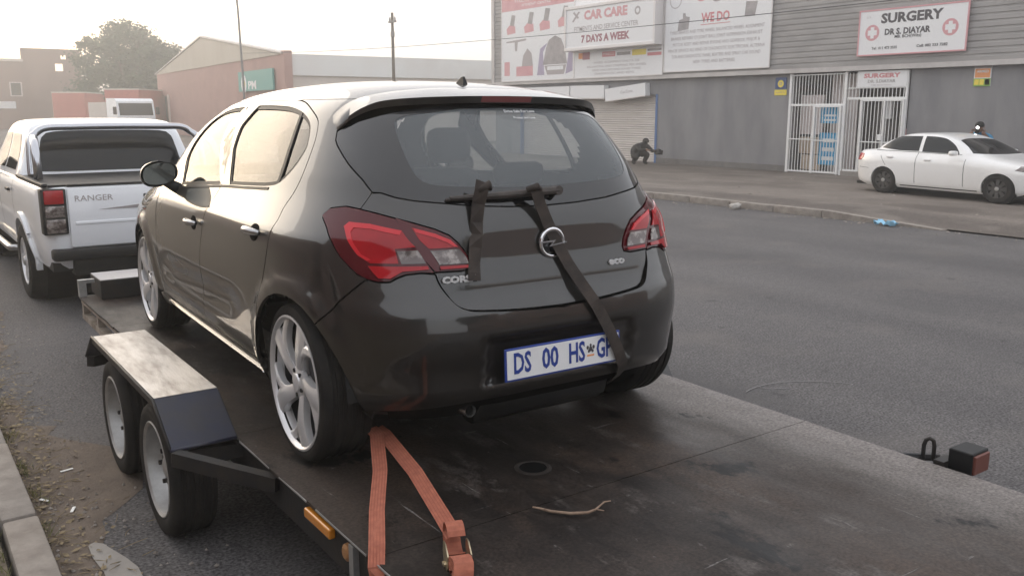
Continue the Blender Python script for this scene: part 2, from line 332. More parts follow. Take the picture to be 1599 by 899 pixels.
# ---------------------------------------------------------------- vehicle bodies: stacked plan outlines with patches laid on them
def pchip(xs, ys):
    xs = np.array(xs, float); ys = np.array(ys, float); h = np.diff(xs); d = np.diff(ys)/h
    m = np.zeros(len(xs)); m[0] = d[0]; m[-1] = d[-1]
    for i in range(1, len(xs)-1):
        if d[i-1]*d[i] > 0:
            w1 = 2*h[i]+h[i-1]; w2 = h[i]+2*h[i-1]; m[i] = (w1+w2)/(w1/d[i-1]+w2/d[i])
    def f(x):
        x = np.clip(np.asarray(x, float), xs[0], xs[-1]); i = np.clip(np.searchsorted(xs, x, side='right')-1, 0, len(xs)-2); t = (x-xs[i])/h[i]
        return (2*t**3-3*t**2+1)*ys[i]+(t**3-2*t**2+t)*h[i]*m[i]+(-2*t**3+3*t**2)*ys[i+1]+(t**3-t**2)*h[i]*m[i+1]
    return f
class Body:
    def __init__(s, rows, yc, ref):
        a = np.array(rows, float); s.yc = yc; s.z0, s.z1 = a[0, 0], a[-1, 0]
        s.W, s.yr, s.yf, s.nr, s.nf = [pchip(a[:, 0], a[:, i]) for i in range(1, 6)]
        W0, yr0, yf0, n0, n1 = ref
        q = np.linspace(0, 1, 4000); th = (math.pi/2)*(q**2.5/(q**2.5+(1-q)**2.5))
        x = W0*np.sin(th)**(2/n0); y = yc-(yc-yr0)*np.cos(th)**(2/n0)
        th2 = math.pi-th[::-1]; x2 = W0*np.sin(th[::-1])**(2/n1); y2 = yc+(yf0-yc)*np.cos(th[::-1])**(2/n1)
        T = np.concatenate([th, th2[1:]]); X = np.concatenate([x, x2[1:]]); Y = np.concatenate([y, y2[1:]])
        s.S = np.concatenate([[0], np.cumsum(np.hypot(np.diff(X), np.diff(Y)))]); s.T = T; s.smax = s.S[-1]
        s.disp = None
    def base(s, u, z):
        u = np.asarray(u, float); z = np.asarray(z, float); th = np.interp(np.abs(u), s.S, s.T)
        rear = th <= math.pi/2; n = np.where(rear, s.nr(z), s.nf(z)); L = np.where(rear, s.yc-s.yr(z), s.yf(z)-s.yc)
        sn = np.abs(np.sin(th)); cs = np.abs(np.cos(th))
        return np.stack([-np.sign(u)*s.W(z)*sn**(2/n), s.yc+np.where(rear, -1, 1)*L*cs**(2/n), z+0*u], -1)
    def bnormal(s, u, z):
        e = 2e-3; du = s.base(u+e, z)-s.base(u-e, z); dz = s.base(u, z+e)-s.base(u, z-e)
        n = np.cross(dz, du); n /= np.maximum(np.linalg.norm(n, axis=-1, keepdims=True), 1e-9); return n
    def pt(s, u, z, d=0.):
        p = s.base(u, z); k = d
        if s.disp is not None: k = k + s.disp(p[..., 0], p[..., 1], p[..., 2])
        return p + s.bnormal(u, z)*np.asarray(k)[..., None]
    def normal(s, u, z, d=None):
        e = 3e-3; f = (lambda a, b: s.pt(a, b, d(a, b))) if d else (lambda a, b: s.pt(a, b))
        du = f(u+e, z)-f(u-e, z); dz = f(u, z+e)-f(u, z-e); n = np.cross(dz, du)
        return n/np.maximum(np.linalg.norm(n, axis=-1, keepdims=True), 1e-9)
    def s_of(s, x, y, z):
        # from a point near the surface: give y=None to use x alone (rear) or x=None to use y alone (side)
        rear = True if y is None else y <= s.yc
        n = float(s.nr(z) if rear else s.nf(z)); L = float((s.yc-s.yr(z)) if rear else (s.yf(z)-s.yc)); W = float(s.W(z))
        if y is None:
            a = min(1, abs(x)/W)**(n/2); th = math.asin(min(1, a))
        elif x is None:
            b = min(1, abs(y-s.yc)/L)**(n/2); th = math.acos(min(1, b))
        else: th = math.atan2((abs(x)/W)**(n/2), (abs(y-s.yc)/L)**(n/2))
        if not rear: th = math.pi-th
        return float(np.interp(th, s.T, s.S))
    def side(s, pts): return [(s.s_of(None, y, z), z) for y, z in pts]
    def side_closed(s, pts, h=.05):
        return s.side(resample(pts, h))
    def rear(s, pts): return [((1 if x < 0 else -1)*s.s_of(x, None, z), z) for x, z in pts]
    def xyz(s, pts): return [(s.s_of(x, y, z), z) for x, y, z in pts]
def resample(loop, h):
    out = []
    for i in range(len(loop)):
        a = np.array(loop[i]); b = np.array(loop[(i+1) % len(loop)]); L = np.linalg.norm(b-a)
        if L < 1e-6: continue
        k = max(1, int(math.ceil(L/h)))
        for j in range(k): out.append(tuple(a+(b-a)*j/k))
    return out
def inside(pts, loop):
    x, y = pts[:, 0], pts[:, 1]; c = np.zeros(len(pts), bool); n = len(loop)
    for i in range(n):
        x1, y1 = loop[i]; x2, y2 = loop[(i+1) % n]
        if y1 == y2: continue
        m = ((y1 > y) != (y2 > y)) & (x < (x2-x1)*(y-y1)/(y2-y1)+x1); c ^= m
    return c
def mirror(loop): return [(-u, z) for u, z in loop][::-1]
def both(half):  # half loop from centre-top to centre-bottom on the left side -> full symmetric loop
    return list(half)+[(-u, z) for u, z in reversed(half) if abs(u) > 1e-4]
def patch(body, name, loops, m, parent, h=.035, d=0., skirt=.010, edge=.012, dome=0.):
    loops = [resample(l, edge) for l in loops]; V = []; E = []
    for l in loops:
        o = len(V); V += l; E += [(o+i, o+(i+1) % len(l)) for i in range(len(l))]
    nb = len(V); B = np.array(V); lo = B.min(0); hi = B.max(0)
    gx = np.arange(lo[0]+h/2, hi[0], h); gz = np.arange(lo[1]+h/2, hi[1], h)
    if len(gx) and len(gz):
        G = np.array([(a+(h/2 if j % 2 else 0), b) for j, b in enumerate(gz) for a in gx])
        c = np.zeros(len(G), bool)
        for l in loops: c ^= inside(G, l)
        G = G[c]
        if len(G):
            dm = np.array([np.min(np.hypot(B[:, 0]-g[0], B[:, 1]-g[1])) for g in G]); V += [tuple(g) for g in G[dm > h*.45]]
    vv, ee, ff, _, _, _ = geometry.delaunay_2d_cdt([Vector(p) for p in V], E, [], 0, 1e-6)
    vv = np.array([tuple(p) for p in vv]); F = [tuple(f) for f in ff if len(f) == 3]
    cen = np.array([(vv[a]+vv[b]+vv[c])/3 for a, b, c in F]); k = np.zeros(len(F), bool)
    for l in loops: k ^= inside(cen, l)
    F = [f for f, q in zip(F, k) if q]
    dd = (lambda u, z: d(u, z)) if callable(d) else (lambda u, z: d+0*u)
    off = dd(vv[:, 0], vv[:, 1])
    if dome:
        dist = np.array([np.min(np.hypot(B[:, 0]-g[0], B[:, 1]-g[1])) for g in vv]); off = off+dome*(1-np.exp(-dist/.012))
    P = body.pt(vv[:, 0], vv[:, 1], off); N = body.normal(vv[:, 0], vv[:, 1], dd)
    out = []
    for a, b, c in F:
        n = np.cross(P[b]-P[a], P[c]-P[a]); out.append((a, b, c) if n @ (N[a]+N[b]+N[c]) > 0 else (a, c, b))
    verts = [tuple(p) for p in P]; nor = [tuple(n) for n in N]; faces = out
    if skirt:
        # boundary edges of the kept triangles -> folded edge
        cnt = {}
        for f in out:
            for i in range(3):
                a, b = f[i], f[(i+1) % 3]; cnt[(a, b)] = cnt.get((a, b), 0)+1
        bd = [(a, b) for (a, b) in cnt if (b, a) not in cnt]
        top = {}; low = {}
        for a, b in bd:
            for q in (a, b):
                if q not in top:
                    top[q] = len(verts); verts.append(tuple(P[q])); nor.append((0, 0, 1))
                    low[q] = len(verts); verts.append(tuple(P[q]-N[q]*skirt)); nor.append((0, 0, 1))
        for a, b in bd:
            fn = np.cross(P[b]-P[a], N[a]); fn = fn/max(np.linalg.norm(fn), 1e-9)
            for q in (a, b):
                for dct in (top, low):
                    old = np.array(nor[dct[q]]); nn = fn if tuple(old) == (0, 0, 1) else old+fn; nor[dct[q]] = tuple(nn/max(np.linalg.norm(nn), 1e-9))
            faces.append((b, a, low[a], low[b]) if False else (top[a], low[a], low[b], top[b]))
    return mesh_obj(name, verts, faces, m, parent, normals=nor)
def shell(body, name, m, parent, zs, off=0., ns=260, cut=None, smooth=True, smin=None, cap=True, angle=None):
    L = body.smax; u = np.linspace(-L, L, ns, endpoint=False); U, Z = np.meshgrid(u, np.array(zs), indexing='ij')
    P = body.pt(U, Z, off+0*U); nz = len(zs); verts = P.reshape(-1, 3)
    i, k = np.meshgrid(np.arange(ns), np.arange(nz-1), indexing='ij'); i = i.ravel(); k = k.ravel(); j = (i+1) % ns
    Q = np.stack([j*nz+k, j*nz+k+1, i*nz+k+1, i*nz+k], 1)
    if cut is not None: Q = Q[~cut((verts[Q[:, 3]]+verts[Q[:, 1]])/2, u[i]+L/ns)]
    faces = [tuple(q) for q in Q.tolist()]
    if cap: faces.append(tuple(i*nz+nz-1 for i in range(ns)))
    o = mesh_obj(name, verts, faces, m, parent, smooth=smooth, angle=angle)
    bm = bmesh.new(); bm.from_mesh(o.data); bmesh.ops.remove_doubles(bm, verts=bm.verts[:], dist=1e-5); bmesh.ops.recalc_face_normals(bm, faces=bm.faces[:]); bm.to_mesh(o.data); bm.free()
    return o
def arc(yc, zc, r, a0, a1, n=24): return [(yc+r*math.cos(R(a0+(a1-a0)*i/n)), zc+r*math.sin(R(a0+(a1-a0)*i/n))) for i in range(n+1)]
# ================================================================ hatchback on the trailer
DECK = .45
def front(b, pts):
    out = []
    for x, z in pts:
        n = float(b.nf(z)); th = math.pi-math.asin(min(1, abs(x)/float(b.W(z)))**(n/2)); out.append((float(np.interp(th, b.T, b.S)), z))
    return out
def offset_loop(loop, d):
    # inward offset of a closed (s,z) loop
    p = np.array(loop); nx = np.roll(p, -1, 0); pv = np.roll(p, 1, 0); t = nx-pv; t /= np.maximum(np.linalg.norm(t, axis=1, keepdims=True), 1e-9)
    area = np.sum(p[:, 0]*nx[:, 1]-nx[:, 0]*p[:, 1]); n = np.stack([-t[:, 1], t[:, 0]], 1)*(1 if area > 0 else -1)
    return [tuple(q) for q in p+n*d]
def smstep(a, b, x): t = np.clip((x-a)/(b-a), 0, 1); return t*t*(3-2*t)
CORSA_ROWS = [
(0.200,0.790,-0.475,3.200,4.3,5.0),(0.260,0.822,-0.525,3.280,4.3,5.5),(0.320,0.842,-0.557,3.330,4.3,5.5),(0.420,0.856,-0.577,3.350,4.3,5.5),
(0.520,0.864,-0.583,3.350,4.3,5.5),(0.600,0.866,-0.573,3.330,4.3,5.5),(0.680,0.865,-0.534,3.290,4.3,5.5),(0.760,0.861,-0.499,3.180,4.3,5.0),
(0.820,0.856,-0.484,3.050,4.2,4.6),(0.860,0.846,-0.475,2.900,4.2,4.4),(0.900,0.818,-0.466,2.740,4.2,4.6),(0.950,0.785,-0.450,2.560,4.2,5.4),
(1.000,0.757,-0.429,2.400,4.2,6.5),(1.080,0.722,-0.385,2.250,4.3,7.0),(1.150,0.690,-0.335,2.130,4.3,7.5),(1.220,0.655,-0.275,1.980,4.3,7.5),
(1.280,0.622,-0.217,1.840,4.3,6.5),(1.330,0.585,-0.155,1.700,4.1,5.5),(1.370,0.530,-0.071,1.550,3.5,4.5),(1.400,0.445,0.049,1.400,3.0,3.4),
(1.420,0.330,0.246,1.200,2.4,2.7),(1.432,0.200,0.500,1.000,2.2,2.2),(1.436,0.020,0.760,0.860,2.0,2.0)]
CB = Body(CORSA_ROWS, .82, (.86, -.53, 3.3, 4.2, 5.5))
def corsa_disp(x, y, z):
    ax = np.abs(x); d = 0*x
    side = smstep(.62, .80, ax)
    for yw in (0., 2.51):
        r = np.hypot(y-yw, z-.30); d = d + side*.016*smstep(.435, .36, r)
    # sculpted hollow low on the doors
    zc = .475-.035*(y-1.2); g = smstep(.42, .75, y)*smstep(2.1, 1.75, y)
    d = d - side*.014*g*np.exp(-((z-zc)/.075)**2)
    # bumper: hollow band and number plate recess
    rear = smstep(-.30, -.44, y)
    d = d - rear*.007*np.exp(-((z-.41)/.05)**2)*smstep(.72, .60, ax)
    d = d - rear*.020*smstep(.352, .318, ax)*smstep(.330, .358, z)*smstep(.524, .500, z)
    # ridge of the lower lip
    d = d + rear*.006*np.exp(-((z-.32)/.022)**2)
    return d
CB.disp = corsa_disp
car = empty('hatchback_car', (2.01, 3.046, DECK), R(-1.76), 'dark metallic hatchback strapped down on the flatbed trailer', 'car')
S, X3, RR = CB.side, CB.xyz, CB.rear
# --- outlines taken along the left side; the right side is the mirror image
seamR = S(crv([(.565,1.347),(.44,1.337),(.332,1.313),(.213,1.272),(.169,1.233),(.139,1.171),(.129,1.072),(.148,.994),(.168,.942),(.160,.873),(.196,.725),(.248,.60),(.272,.506)]))
seamB_up = S([(1.106,1.347),(1.009,.968)])
seamB = S(crv([(1.009,.968),(1.012,.93),(1.02,.867),(1.06,.785),(1.13,.60),(1.165,.45),(1.18,.296)]))
seamF = S(crv([(1.985,.975),(2.02,.90),(2.035,.826),(2.04,.759),(2.042,.617),(2.045,.471),(2.01,.372),(1.93,.296)]))
doorF_top = S(crv([(1.106,1.347),(1.38,1.343),(1.56,1.315),(1.73,1.255),(1.86,1.17),(1.95,1.05),(1.985,.975)]))
winF = S(crv([(1.66,.928),(1.745,.99),(1.80,1.043),(1.80,1.10),(1.74,1.18),(1.63,1.245),(1.50,1.288),(1.34,1.312),(1.14,1.320)]) + crv([(1.135,1.315),(1.059,1.155),(1.012,.976)])[1:] + crv([(1.02,.970),(1.35,.948),(1.65,.928)])[1:-1])
winR = S(crv([(.973,1.326),(.764,1.325),(.554,1.318),(.413,1.302),(.331,1.284),(.263,1.259),(.225,1.231),(.197,1.192),(.185,1.151),(.224,1.084),(.308,1.026),(.403,1.006),(.60,.993),(.90,.978)]) + S([(.925,.980)])) if False else S(crv([(.973,1.326),(.764,1.325),(.554,1.318),(.413,1.302),(.331,1.284),(.263,1.259),(.225,1.231),(.197,1.192),(.185,1.151),(.224,1.084),(.308,1.026),(.403,1.006),(.60,.993),(.90,.978)]))
tl_top = X3([(-.737,-.118,.938),(-.715,-.138,.962),(-.683,-.204,.972),(-.657,-.263,.966),(-.619,-.327,.953),(-.577,-.378,.938)])
tl_outer = X3([(-.577,-.378,.938),(-.577,-.378,.938)])
tl_low = X3([(-.492,-.498,.757),(-.537,-.482,.757),(-.587,-.462,.753),(-.616,-.449,.742),(-.636,-.440,.730),(-.667,-.415,.729),(-.697,-.381,.738)])
tl_side = X3([(-.697,-.381,.738),(-.716,-.351,.753),(-.731,-.321,.775),(-.745,-.280,.805),(-.754,-.228,.858),(-.747,-.169,.901),(-.741,-.123,.930),(-.737,-.118,.938)])
tl_split = X3([(-.577,-.378,.938),(-.554,-.432,.874),(-.525,-.464,.820),(-.492,-.498,.757)])
tin = RR([(-.576,.938),(-.530,.925),(-.462,.902),(-.412,.878),(-.387,.854),(-.360,.818),(-.346,.781),(-.350,.762),(-.385,.755),(-.482,.757)])
glass_low = [(0., .958)] + RR([(-.15,.962),(-.30,.972),(-.394,.984),(-.502,.996),(-.555,1.007),(-.590,1.022)])
pillar_edge = X3([(-.611,-.265,1.022),(-.622,-.209,1.065),(-.634,-.121,1.114),(-.630,-.014,1.177),(-.625,.012,1.196),(-.609,.032,1.228)])
hatch_low = RR([(-.482,.757),(-.472,.716),(-.445,.672),(-.425,.650),(-.400,.637),(-.358,.628),(-.182,.613)]) + [(0., .606)]
hatch_low = crv(hatch_low, 4)
arc_s = lambda y0, r, a0, a1: S(arc(y0, .30, r, a0, a1))
RA = .338
def shift(loop, d): return offset_loop(loop, d)
G = .0028                                            # half of a shut line
def L_R(fn):
    for sgn in (1, -1): fn((lambda l: l) if sgn > 0 else mirror, sgn)
# inner dark shell with window and wheel openings
glass_half = [(0., 1.330)] + RR([(-.20,1.327),(-.38,1.315),(-.47,1.295)]) + X3([(-.585,-.005,1.252),(-.609,.032,1.228)]) + pillar_edge[::-1][1:] + glass_low[::-1][:-1] + [(0., .958)]
clear_half = [(0., 1.315)] + RR(crv([(-.20,1.311),(-.385,1.291),(-.445,1.278),(-.472,1.252),(-.484,1.177),(-.480,1.095),(-.455,1.058),(-.40,1.045),(-.297,1.038),(-.10,1.030)], 3)) + [(0., 1.029)]
glass_full, clear_full = both(glass_half), both(clear_half)
wind_half = front(CB, [(.0,1.335),(.30,1.332),(.47,1.322),(.535,1.30),(.60,1.16),(.655,1.03),(.66,1.005),(.35,.985)]) + [(CB.smax, .98)]
wind_half[0] = (CB.smax, 1.335)
def wheel_hole(c, r, ws, zw, xm=.60):
    k = np.zeros(len(c), bool)
    for yw in ws: k |= np.hypot(c[:, 1]-yw, c[:, 2]-zw) < r
    return k & (np.abs(c[:, 0]) > xm)
def holes(c, u):
    p = np.stack([np.abs(u), c[:, 2]], 1)
    return wheel_hole(c, RA, (0., 2.51), .30) | inside(p, winF) | inside(p, winR) | inside(p, wind_half) | inside(np.stack([u, c[:, 2]], 1), clear_full)
shell(CB, 'body_shell', 'gap', car, list(np.arange(.20, 1.33, .028))+[1.345, 1.37, 1.395, 1.415, 1.427, 1.434], off=-.030, ns=300, cut=holes)
# floor pan
MB().box(-.60, .60, -.30, 3.0, .215, .26).build('floor_pan', 'black', car)
def panels(mir, sgn):
    L = lambda l: [mir(q) for q in l]
    # quarter panel
    q = seamR + arc_s(0, RA, 37.5, 128) + S([(-.30,.66)]) + tl_side + tl_top[1:4] + pillar_edge + S([(.05,1.347)])
    patch(CB, 'quarter_panel', [mir(shift(q, G))], 'paint', car, skirt=.014)
    # rear door with its window opening
    rd = list(reversed(seamR)) + S([(.80,1.347)]) + seamB_up + seamB[1:] + S([(.60,.296)]) + S(arc(0, .30, RA+.004, 0, 36))
    door = patch(CB, 'rear_door', [mir(shift(rd, G)), mir(winR)], 'paint', car, skirt=.014)
    patch(CB, 'window_seal', [mir(winR), mir(offset_loop(winR, .016))], 'black', door, d=-.003, skirt=.01)
    wr = offset_loop(winR, .014)
    patch(CB, 'window_glass', [mir(wr)], 'side_glass', door, d=-.007, skirt=0)
    dv = S([(.405,1.303),(.385,1.303),(.318,1.02),(.345,1.017)])
    patch(CB, 'window_divider', [mir(dv)], 'black', door, d=-.001, skirt=.01)
    # front door
    fd = seamF + list(reversed(seamB))[:-1] + list(reversed(seamB_up)) + doorF_top[1:-1]
    fdoor = patch(CB, 'front_door', [mir(shift(fd, G)), mir(winF)], 'paint', car, skirt=.014)
    patch(CB, 'window_seal', [mir(winF), mir(offset_loop(winF, .016))], 'black', fdoor, d=-.003, skirt=.01)
    patch(CB, 'window_glass', [mir(offset_loop(winF, .014))], 'side_glass', fdoor, d=-.007, skirt=0)
    # pale belt trim under the windows
    bt = S([(.40,1.000),(.70,.984),(1.00,.970),(1.35,.944),(1.70,.918),(1.70,.908),(1.35,.934),(1.00,.960),(.70,.974),(.40,.990)])
    patch(CB, 'belt_trim', [mir(bt)], 'black', car, d=.003, skirt=.006)
    # handles
    for dd, y0, z0 in ((fdoor, 1.215, .785), (door, .325, .838)):
        cup = S([(y0+.048*math.cos(t), z0-.004+.034*math.sin(t)) for t in np.linspace(0, 2*math.pi, 20, endpoint=False)])
        patch(CB, 'handle_recess', [mir(cup)], 'gap', dd, d=.0012, skirt=.004)
        mb = MB(); pts = []; rs = []
        for k in range(9):
            t = k/8; y = y0+.085-.17*t; p = CB.pt(np.array([sgn*CB.s_of(None, y, z0)]), np.array([z0]), np.array([.014+.018*math.sin(math.pi*t)]))[0]; pts.append(p); rs.append(.010+.006*math.sin(math.pi*t))
        mb.tube(pts, rs, 10); mb.build('door_handle', 'chrome_soft', dd, smooth=True)
    # front wing, pillar
    fw = list(reversed(seamF))[:-1] + S([(1.985,.975),(2.10,.955),(2.35,.90),(2.75,.84),(3.0,.74),(3.0,.34)]) + S(arc(2.51, .30, RA, 8, 172)) + S([(2.12,.296)])
    patch(CB, 'front_wing', [mir(shift(fw, G))], 'paint', car, skirt=.014)
    ap = list(reversed(doorF_top)) + S([(1.30,1.347)]) + front(CB, [(.545,1.347),(.55,1.30),(.612,1.16),(.667,1.03),(.675,.985)])
    patch(CB, 'windscreen_pillar', [mir(ap)], 'paint', car, d=-.001, skirt=.01)
    # sill
    sl = S([(.352,.288),(.36,.215),(2.13,.215),(2.14,.288)])
    patch(CB, 'side_sill', [mir(sl)], 'dust_paint', car, d=-.004, skirt=.02)
    st = S([(.40,.236),(2.08,.236),(2.08,.246),(.40,.246)])
    patch(CB, 'sill_strip', [mir(st)], 'chrome_soft', car, d=.004, skirt=.008)  # bright strip built in for the highlight on the sill's lower edge
    # wheel arch liners
    for yw in (0., 2.51):
        mb = MB(); a = [(R(180*i/20)) for i in range(21)]
        v = [(-sgn*.852*(1 if k == 0 else .58), yw+(RA+.006)*math.cos(t), .30+(RA+.006)*math.sin(t)) for t in a for k in (0, 1)]
        v = [(-sgn*(.765 if i % 2 == 0 else .56), v[i][1], v[i][2]) for i in range(len(v))]
        f = [(2*i, 2*i+1, 2*i+3, 2*i+2) for i in range(20)]; mb.add(v, f)
        c0 = len(v); mb.add([(-sgn*.56, yw, .30)]+[v[2*i+1] for i in range(21)], [(0, i+1, i+2) for i in range(20)])
        mb.build('wheel_arch_liner', 'black', car)
    # tail lamp: body piece and tailgate piece
    lamp = patch(CB, 'tail_light', [mir(shift(tl_top + tl_split[1:] + tl_low[1:] + tl_side[1:-1], .003))], 'lens_dark', car, h=.02, d=.004, dome=.010, skirt=.02, edge=.008)
    ins = X3([(-.709,-.255,.902),(-.693,-.264,.917),(-.648,-.332,.914),(-.572,-.411,.895),(-.540,-.446,.843),(-.604,-.420,.838),(-.602,-.44,.789),(-.677,-.382,.790),(-.701,-.342,.815),(-.715,-.298,.859)])
    patch(CB, 'red_lens', [mir(ins)], 'lens_red', lamp, h=.02, d=.0150, skirt=.004, edge=.008)
    bar = X3([(-.709,-.255,.902),(-.693,-.264,.917),(-.648,-.332,.914),(-.572,-.411,.895),(-.578,-.406,.880),(-.646,-.333,.898),(-.684,-.282,.900),(-.697,-.284,.886),(-.701,-.310,.855),(-.690,-.345,.820),(-.672,-.379,.801),(-.684,-.372,.797),(-.701,-.342,.815),(-.715,-.298,.859)])
    patch(CB, 'light_guide', [mir(bar)], 'lens_bright', lamp, h=.015, d=.0172, skirt=.003, edge=.006)
    patch(CB, 'reversing_lens', [mir(X3([(-.600,-.426,.831),(-.537,-.456,.832),(-.520,-.482,.787),(-.594,-.447,.787)]))], 'lens_clear', lamp, h=.015, d=.0155, skirt=.004, edge=.006)
    patch(CB, 'lower_lens', [mir(X3([(-.684,-.378,.781),(-.515,-.486,.778),(-.512,-.489,.767),(-.594,-.454,.763),(-.632,-.437,.740),(-.663,-.413,.741)]))], 'lens_red', lamp, h=.015, d=.0145, skirt=.004, edge=.006)
    lin = patch(CB, 'tail_light', [mir(shift(tin, .003))], 'lens_dark', car, h=.02, d=.004, dome=.010, skirt=.02, edge=.008)
    patch(CB, 'red_lens', [mir(RR([(-.535,.905),(-.465,.884),(-.415,.862),(-.391,.836),(-.493,.836),(-.520,.868)]))], 'lens_red', lin, h=.02, d=.0150, skirt=.004, edge=.006)
    patch(CB, 'light_guide', [mir(RR([(-.530,.903),(-.465,.883),(-.417,.861),(-.394,.838),(-.407,.838),(-.428,.853),(-.468,.871),(-.526,.889)]))], 'lens_bright', lin, h=.015, d=.0172, skirt=.003, edge=.006)
    patch(CB, 'indicator_lens', [mir(RR([(-.490,.829),(-.388,.829),(-.367,.800),(-.361,.779),(-.466,.781)]))], 'lens_clear', lin, h=.015, d=.0155, skirt=.004, edge=.006)
    patch(CB, 'lower_lens', [mir(RR([(-.465,.775),(-.362,.773),(-.365,.764),(-.463,.764)]))], 'lens_red', lin, h=.015, d=.0145, skirt=.004, edge=.006)
MATS_SOFT = mat('soft_chrome', (.42, .42, .42), .22, .9); M['chrome_soft'] = MATS_SOFT
L_R(panels)
# tailgate
hatch_half = glass_low + X3([(-.613,-.263,1.020),(-.657,-.263,.966),(-.619,-.327,.953),(-.577,-.378,.938)]) + tin[1:-1] + hatch_low
hatch_d = lambda u, z: -.018*smstep(.76, .63, z)
tailgate = patch(CB, 'tailgate', [shift(both(hatch_half), G)], 'paint', car, d=hatch_d, skirt=.016)
# black bordered rear window
rw = patch(CB, 'rear_window', [clear_full], 'rear_glass', car, d=-.004, skirt=0)
patch(CB, 'window_border', [shift(glass_full, G), clear_full], 'gloss_black', rw, d=-.0025, skirt=.01)
# bumper and lower valance
bump_half = [(0., .597)] + [(u, z-.006) for u, z in reversed(hatch_low[:-1])] + tl_low[1:] + S([(-.30,.66)]) + arc_s(0, RA, 128, 193) + RR([(-.70,.262),(-.40,.288)]) + [(0., .292)]
bumper = patch(CB, 'rear_bumper', [shift(both(bump_half), G)], 'paint', car, h=.028, skirt=.045)
val = S(arc(0, .30, RA, 196, 203, 3)) + RR([(-.70,.254),(-.40,.282)]) + [(0., .286)]
valf = both(list(reversed(val)) + RR([(-.62,.215),(-.3,.205)])[::1] + [(0., .205)]) if False else both([(0., .286)] + RR([(-.40,.282),(-.70,.254),(-.72,.215),(-.3,.205)]) + [(0., .205)])
patch(CB, 'lower_valance', [valf], 'black', car, d=-.03, skirt=.02)
# windscreen
for k in (1, -1): patch(CB, 'windscreen_half' if False else 'windscreen', [wind_half if k > 0 else mirror(wind_half)], 'rear_glass', car, d=-.004, skirt=0)
# bonnet, nose and roof
def nose_cut(c, u):
    return wheel_hole(c, RA+.02, (2.51,), .30, .55) | (c[:, 1] < 2.0) | ((np.abs(c[:, 0]) > .80) & (c[:, 1] < 2.95) & (c[:, 2] < .86))
shell(CB, 'nose_and_bonnet', 'paint', car, list(np.arange(.20, 1.0, .025)), off=-.011, ns=300, cut=nose_cut, cap=False)
shell(CB, 'roof', 'paint', car, [1.3465+.088*(1-(1-t)**2) for t in np.linspace(0, 1, 22)], off=0., ns=240)
# spoiler
Lw = [(-.606,.036,1.230),(-.597,.006,1.246),(-.573,-.024,1.271),(-.537,-.057,1.294),(-.487,-.094,1.311),(-.385,-.148,1.322),(-.2,-.178,1.329),(0,-.185,1.331)]
Tp = [(-.607,.040,1.238),(-.598,.010,1.260),(-.572,-.024,1.290),(-.534,-.060,1.317),(-.482,-.099,1.337),(-.385,-.156,1.348),(-.2,-.189,1.355),(0,-.197,1.357)]
def hug(xs, zs, off): return [tuple(CB.pt(np.array([CB.rear([(x, z)])[0][0]]), np.array([z]), np.array([o_]))[0]) for x, z, o_ in zip(xs, zs, off)]
def hug_side(ys, zs, off): return [tuple(CB.pt(np.array([CB.s_of(None, y, z)]), np.array([z]), np.array([o_]))[0]) for y, z, o_ in zip(ys, zs, off)]
Mid = hug_side([.082,.060,.034,.002,-.028,-.050], [1.258,1.286,1.314,1.335,1.350,1.361], [.002,.006,.010,.013,.015,.016]) + hug([-.2,-.002], [1.368,1.370], [.016,.016])
Jn = hug_side([.112,.098,.080,.055,.030,.004], [1.282,1.310,1.337,1.356,1.369,1.379], [.001,.002,.003,.003,.003,.003]) + hug([-.19,-.002], [1.386,1.387], [.003,.003])
Un = [(x, y+.03, z+.002) for x, y, z in Lw]
def c3(p): 
    q = crv(p, 6); return q + [(-a, b, c) for a, b, c in reversed(q[:-1])]
rows = [c3(r) for r in (Un, Lw, Tp, Mid, Jn)]; n = len(rows[0])
spv = [p for r in rows for p in r]; spf = [(i*n+k, i*n+k+1, (i+1)*n+k+1, (i+1)*n+k) for i in range(4) for k in range(n-1)]
sp = MB().add(spv, spf).build('spoiler', 'paint', car, smooth=True, angle=50)
bl = MB(); xs = np.linspace(-.115, .115, 9)
bl.add([(x, -.1885+.12*x*x, 1.3335) for x in xs]+[(x, -.1985+.12*x*x, 1.3555) for x in xs], [(i, i+1, 10+i, 9+i) for i in range(8)])
bl.build('brake_light', mat('brake_lamp_red', (.20, .05, .05), .25, coat=.6), sp)
# aerial fin
MB().prism([(.09,1.400),(.17,1.405),(.125,1.437),(.108,1.440)], lambda y, z, s_: ((-.012 if s_ == 0 else .012)*(1.0 if z < 1.42 else .35)-.003, y+.02, z)).build('aerial', 'black', car)
# rear wiper
wp = MB(); 
P0, P1, P2 = Vector((-.392,-.428,1.003)), Vector((-.18,-.452,1.006)), Vector((.055,-.452,1.012))
wp.tube([P0, P0.lerp(P1, .5), P1, P2], [.007, .011, .013, .015], 8); wp.tube([P2+Vector((0,.03,-.004)), P2+Vector((0,-.012,0))], .017, 12)
wp.tube([P0+Vector((-.01,.012,-.006)), P1+Vector((.03,.014,-.010))], .006, 6)
wp.build('rear_wiper', mat('wiper_dusty_black', (.030, .025, .022), .7, c2=(.055, .045, .04), scale=20), car, angle=40)
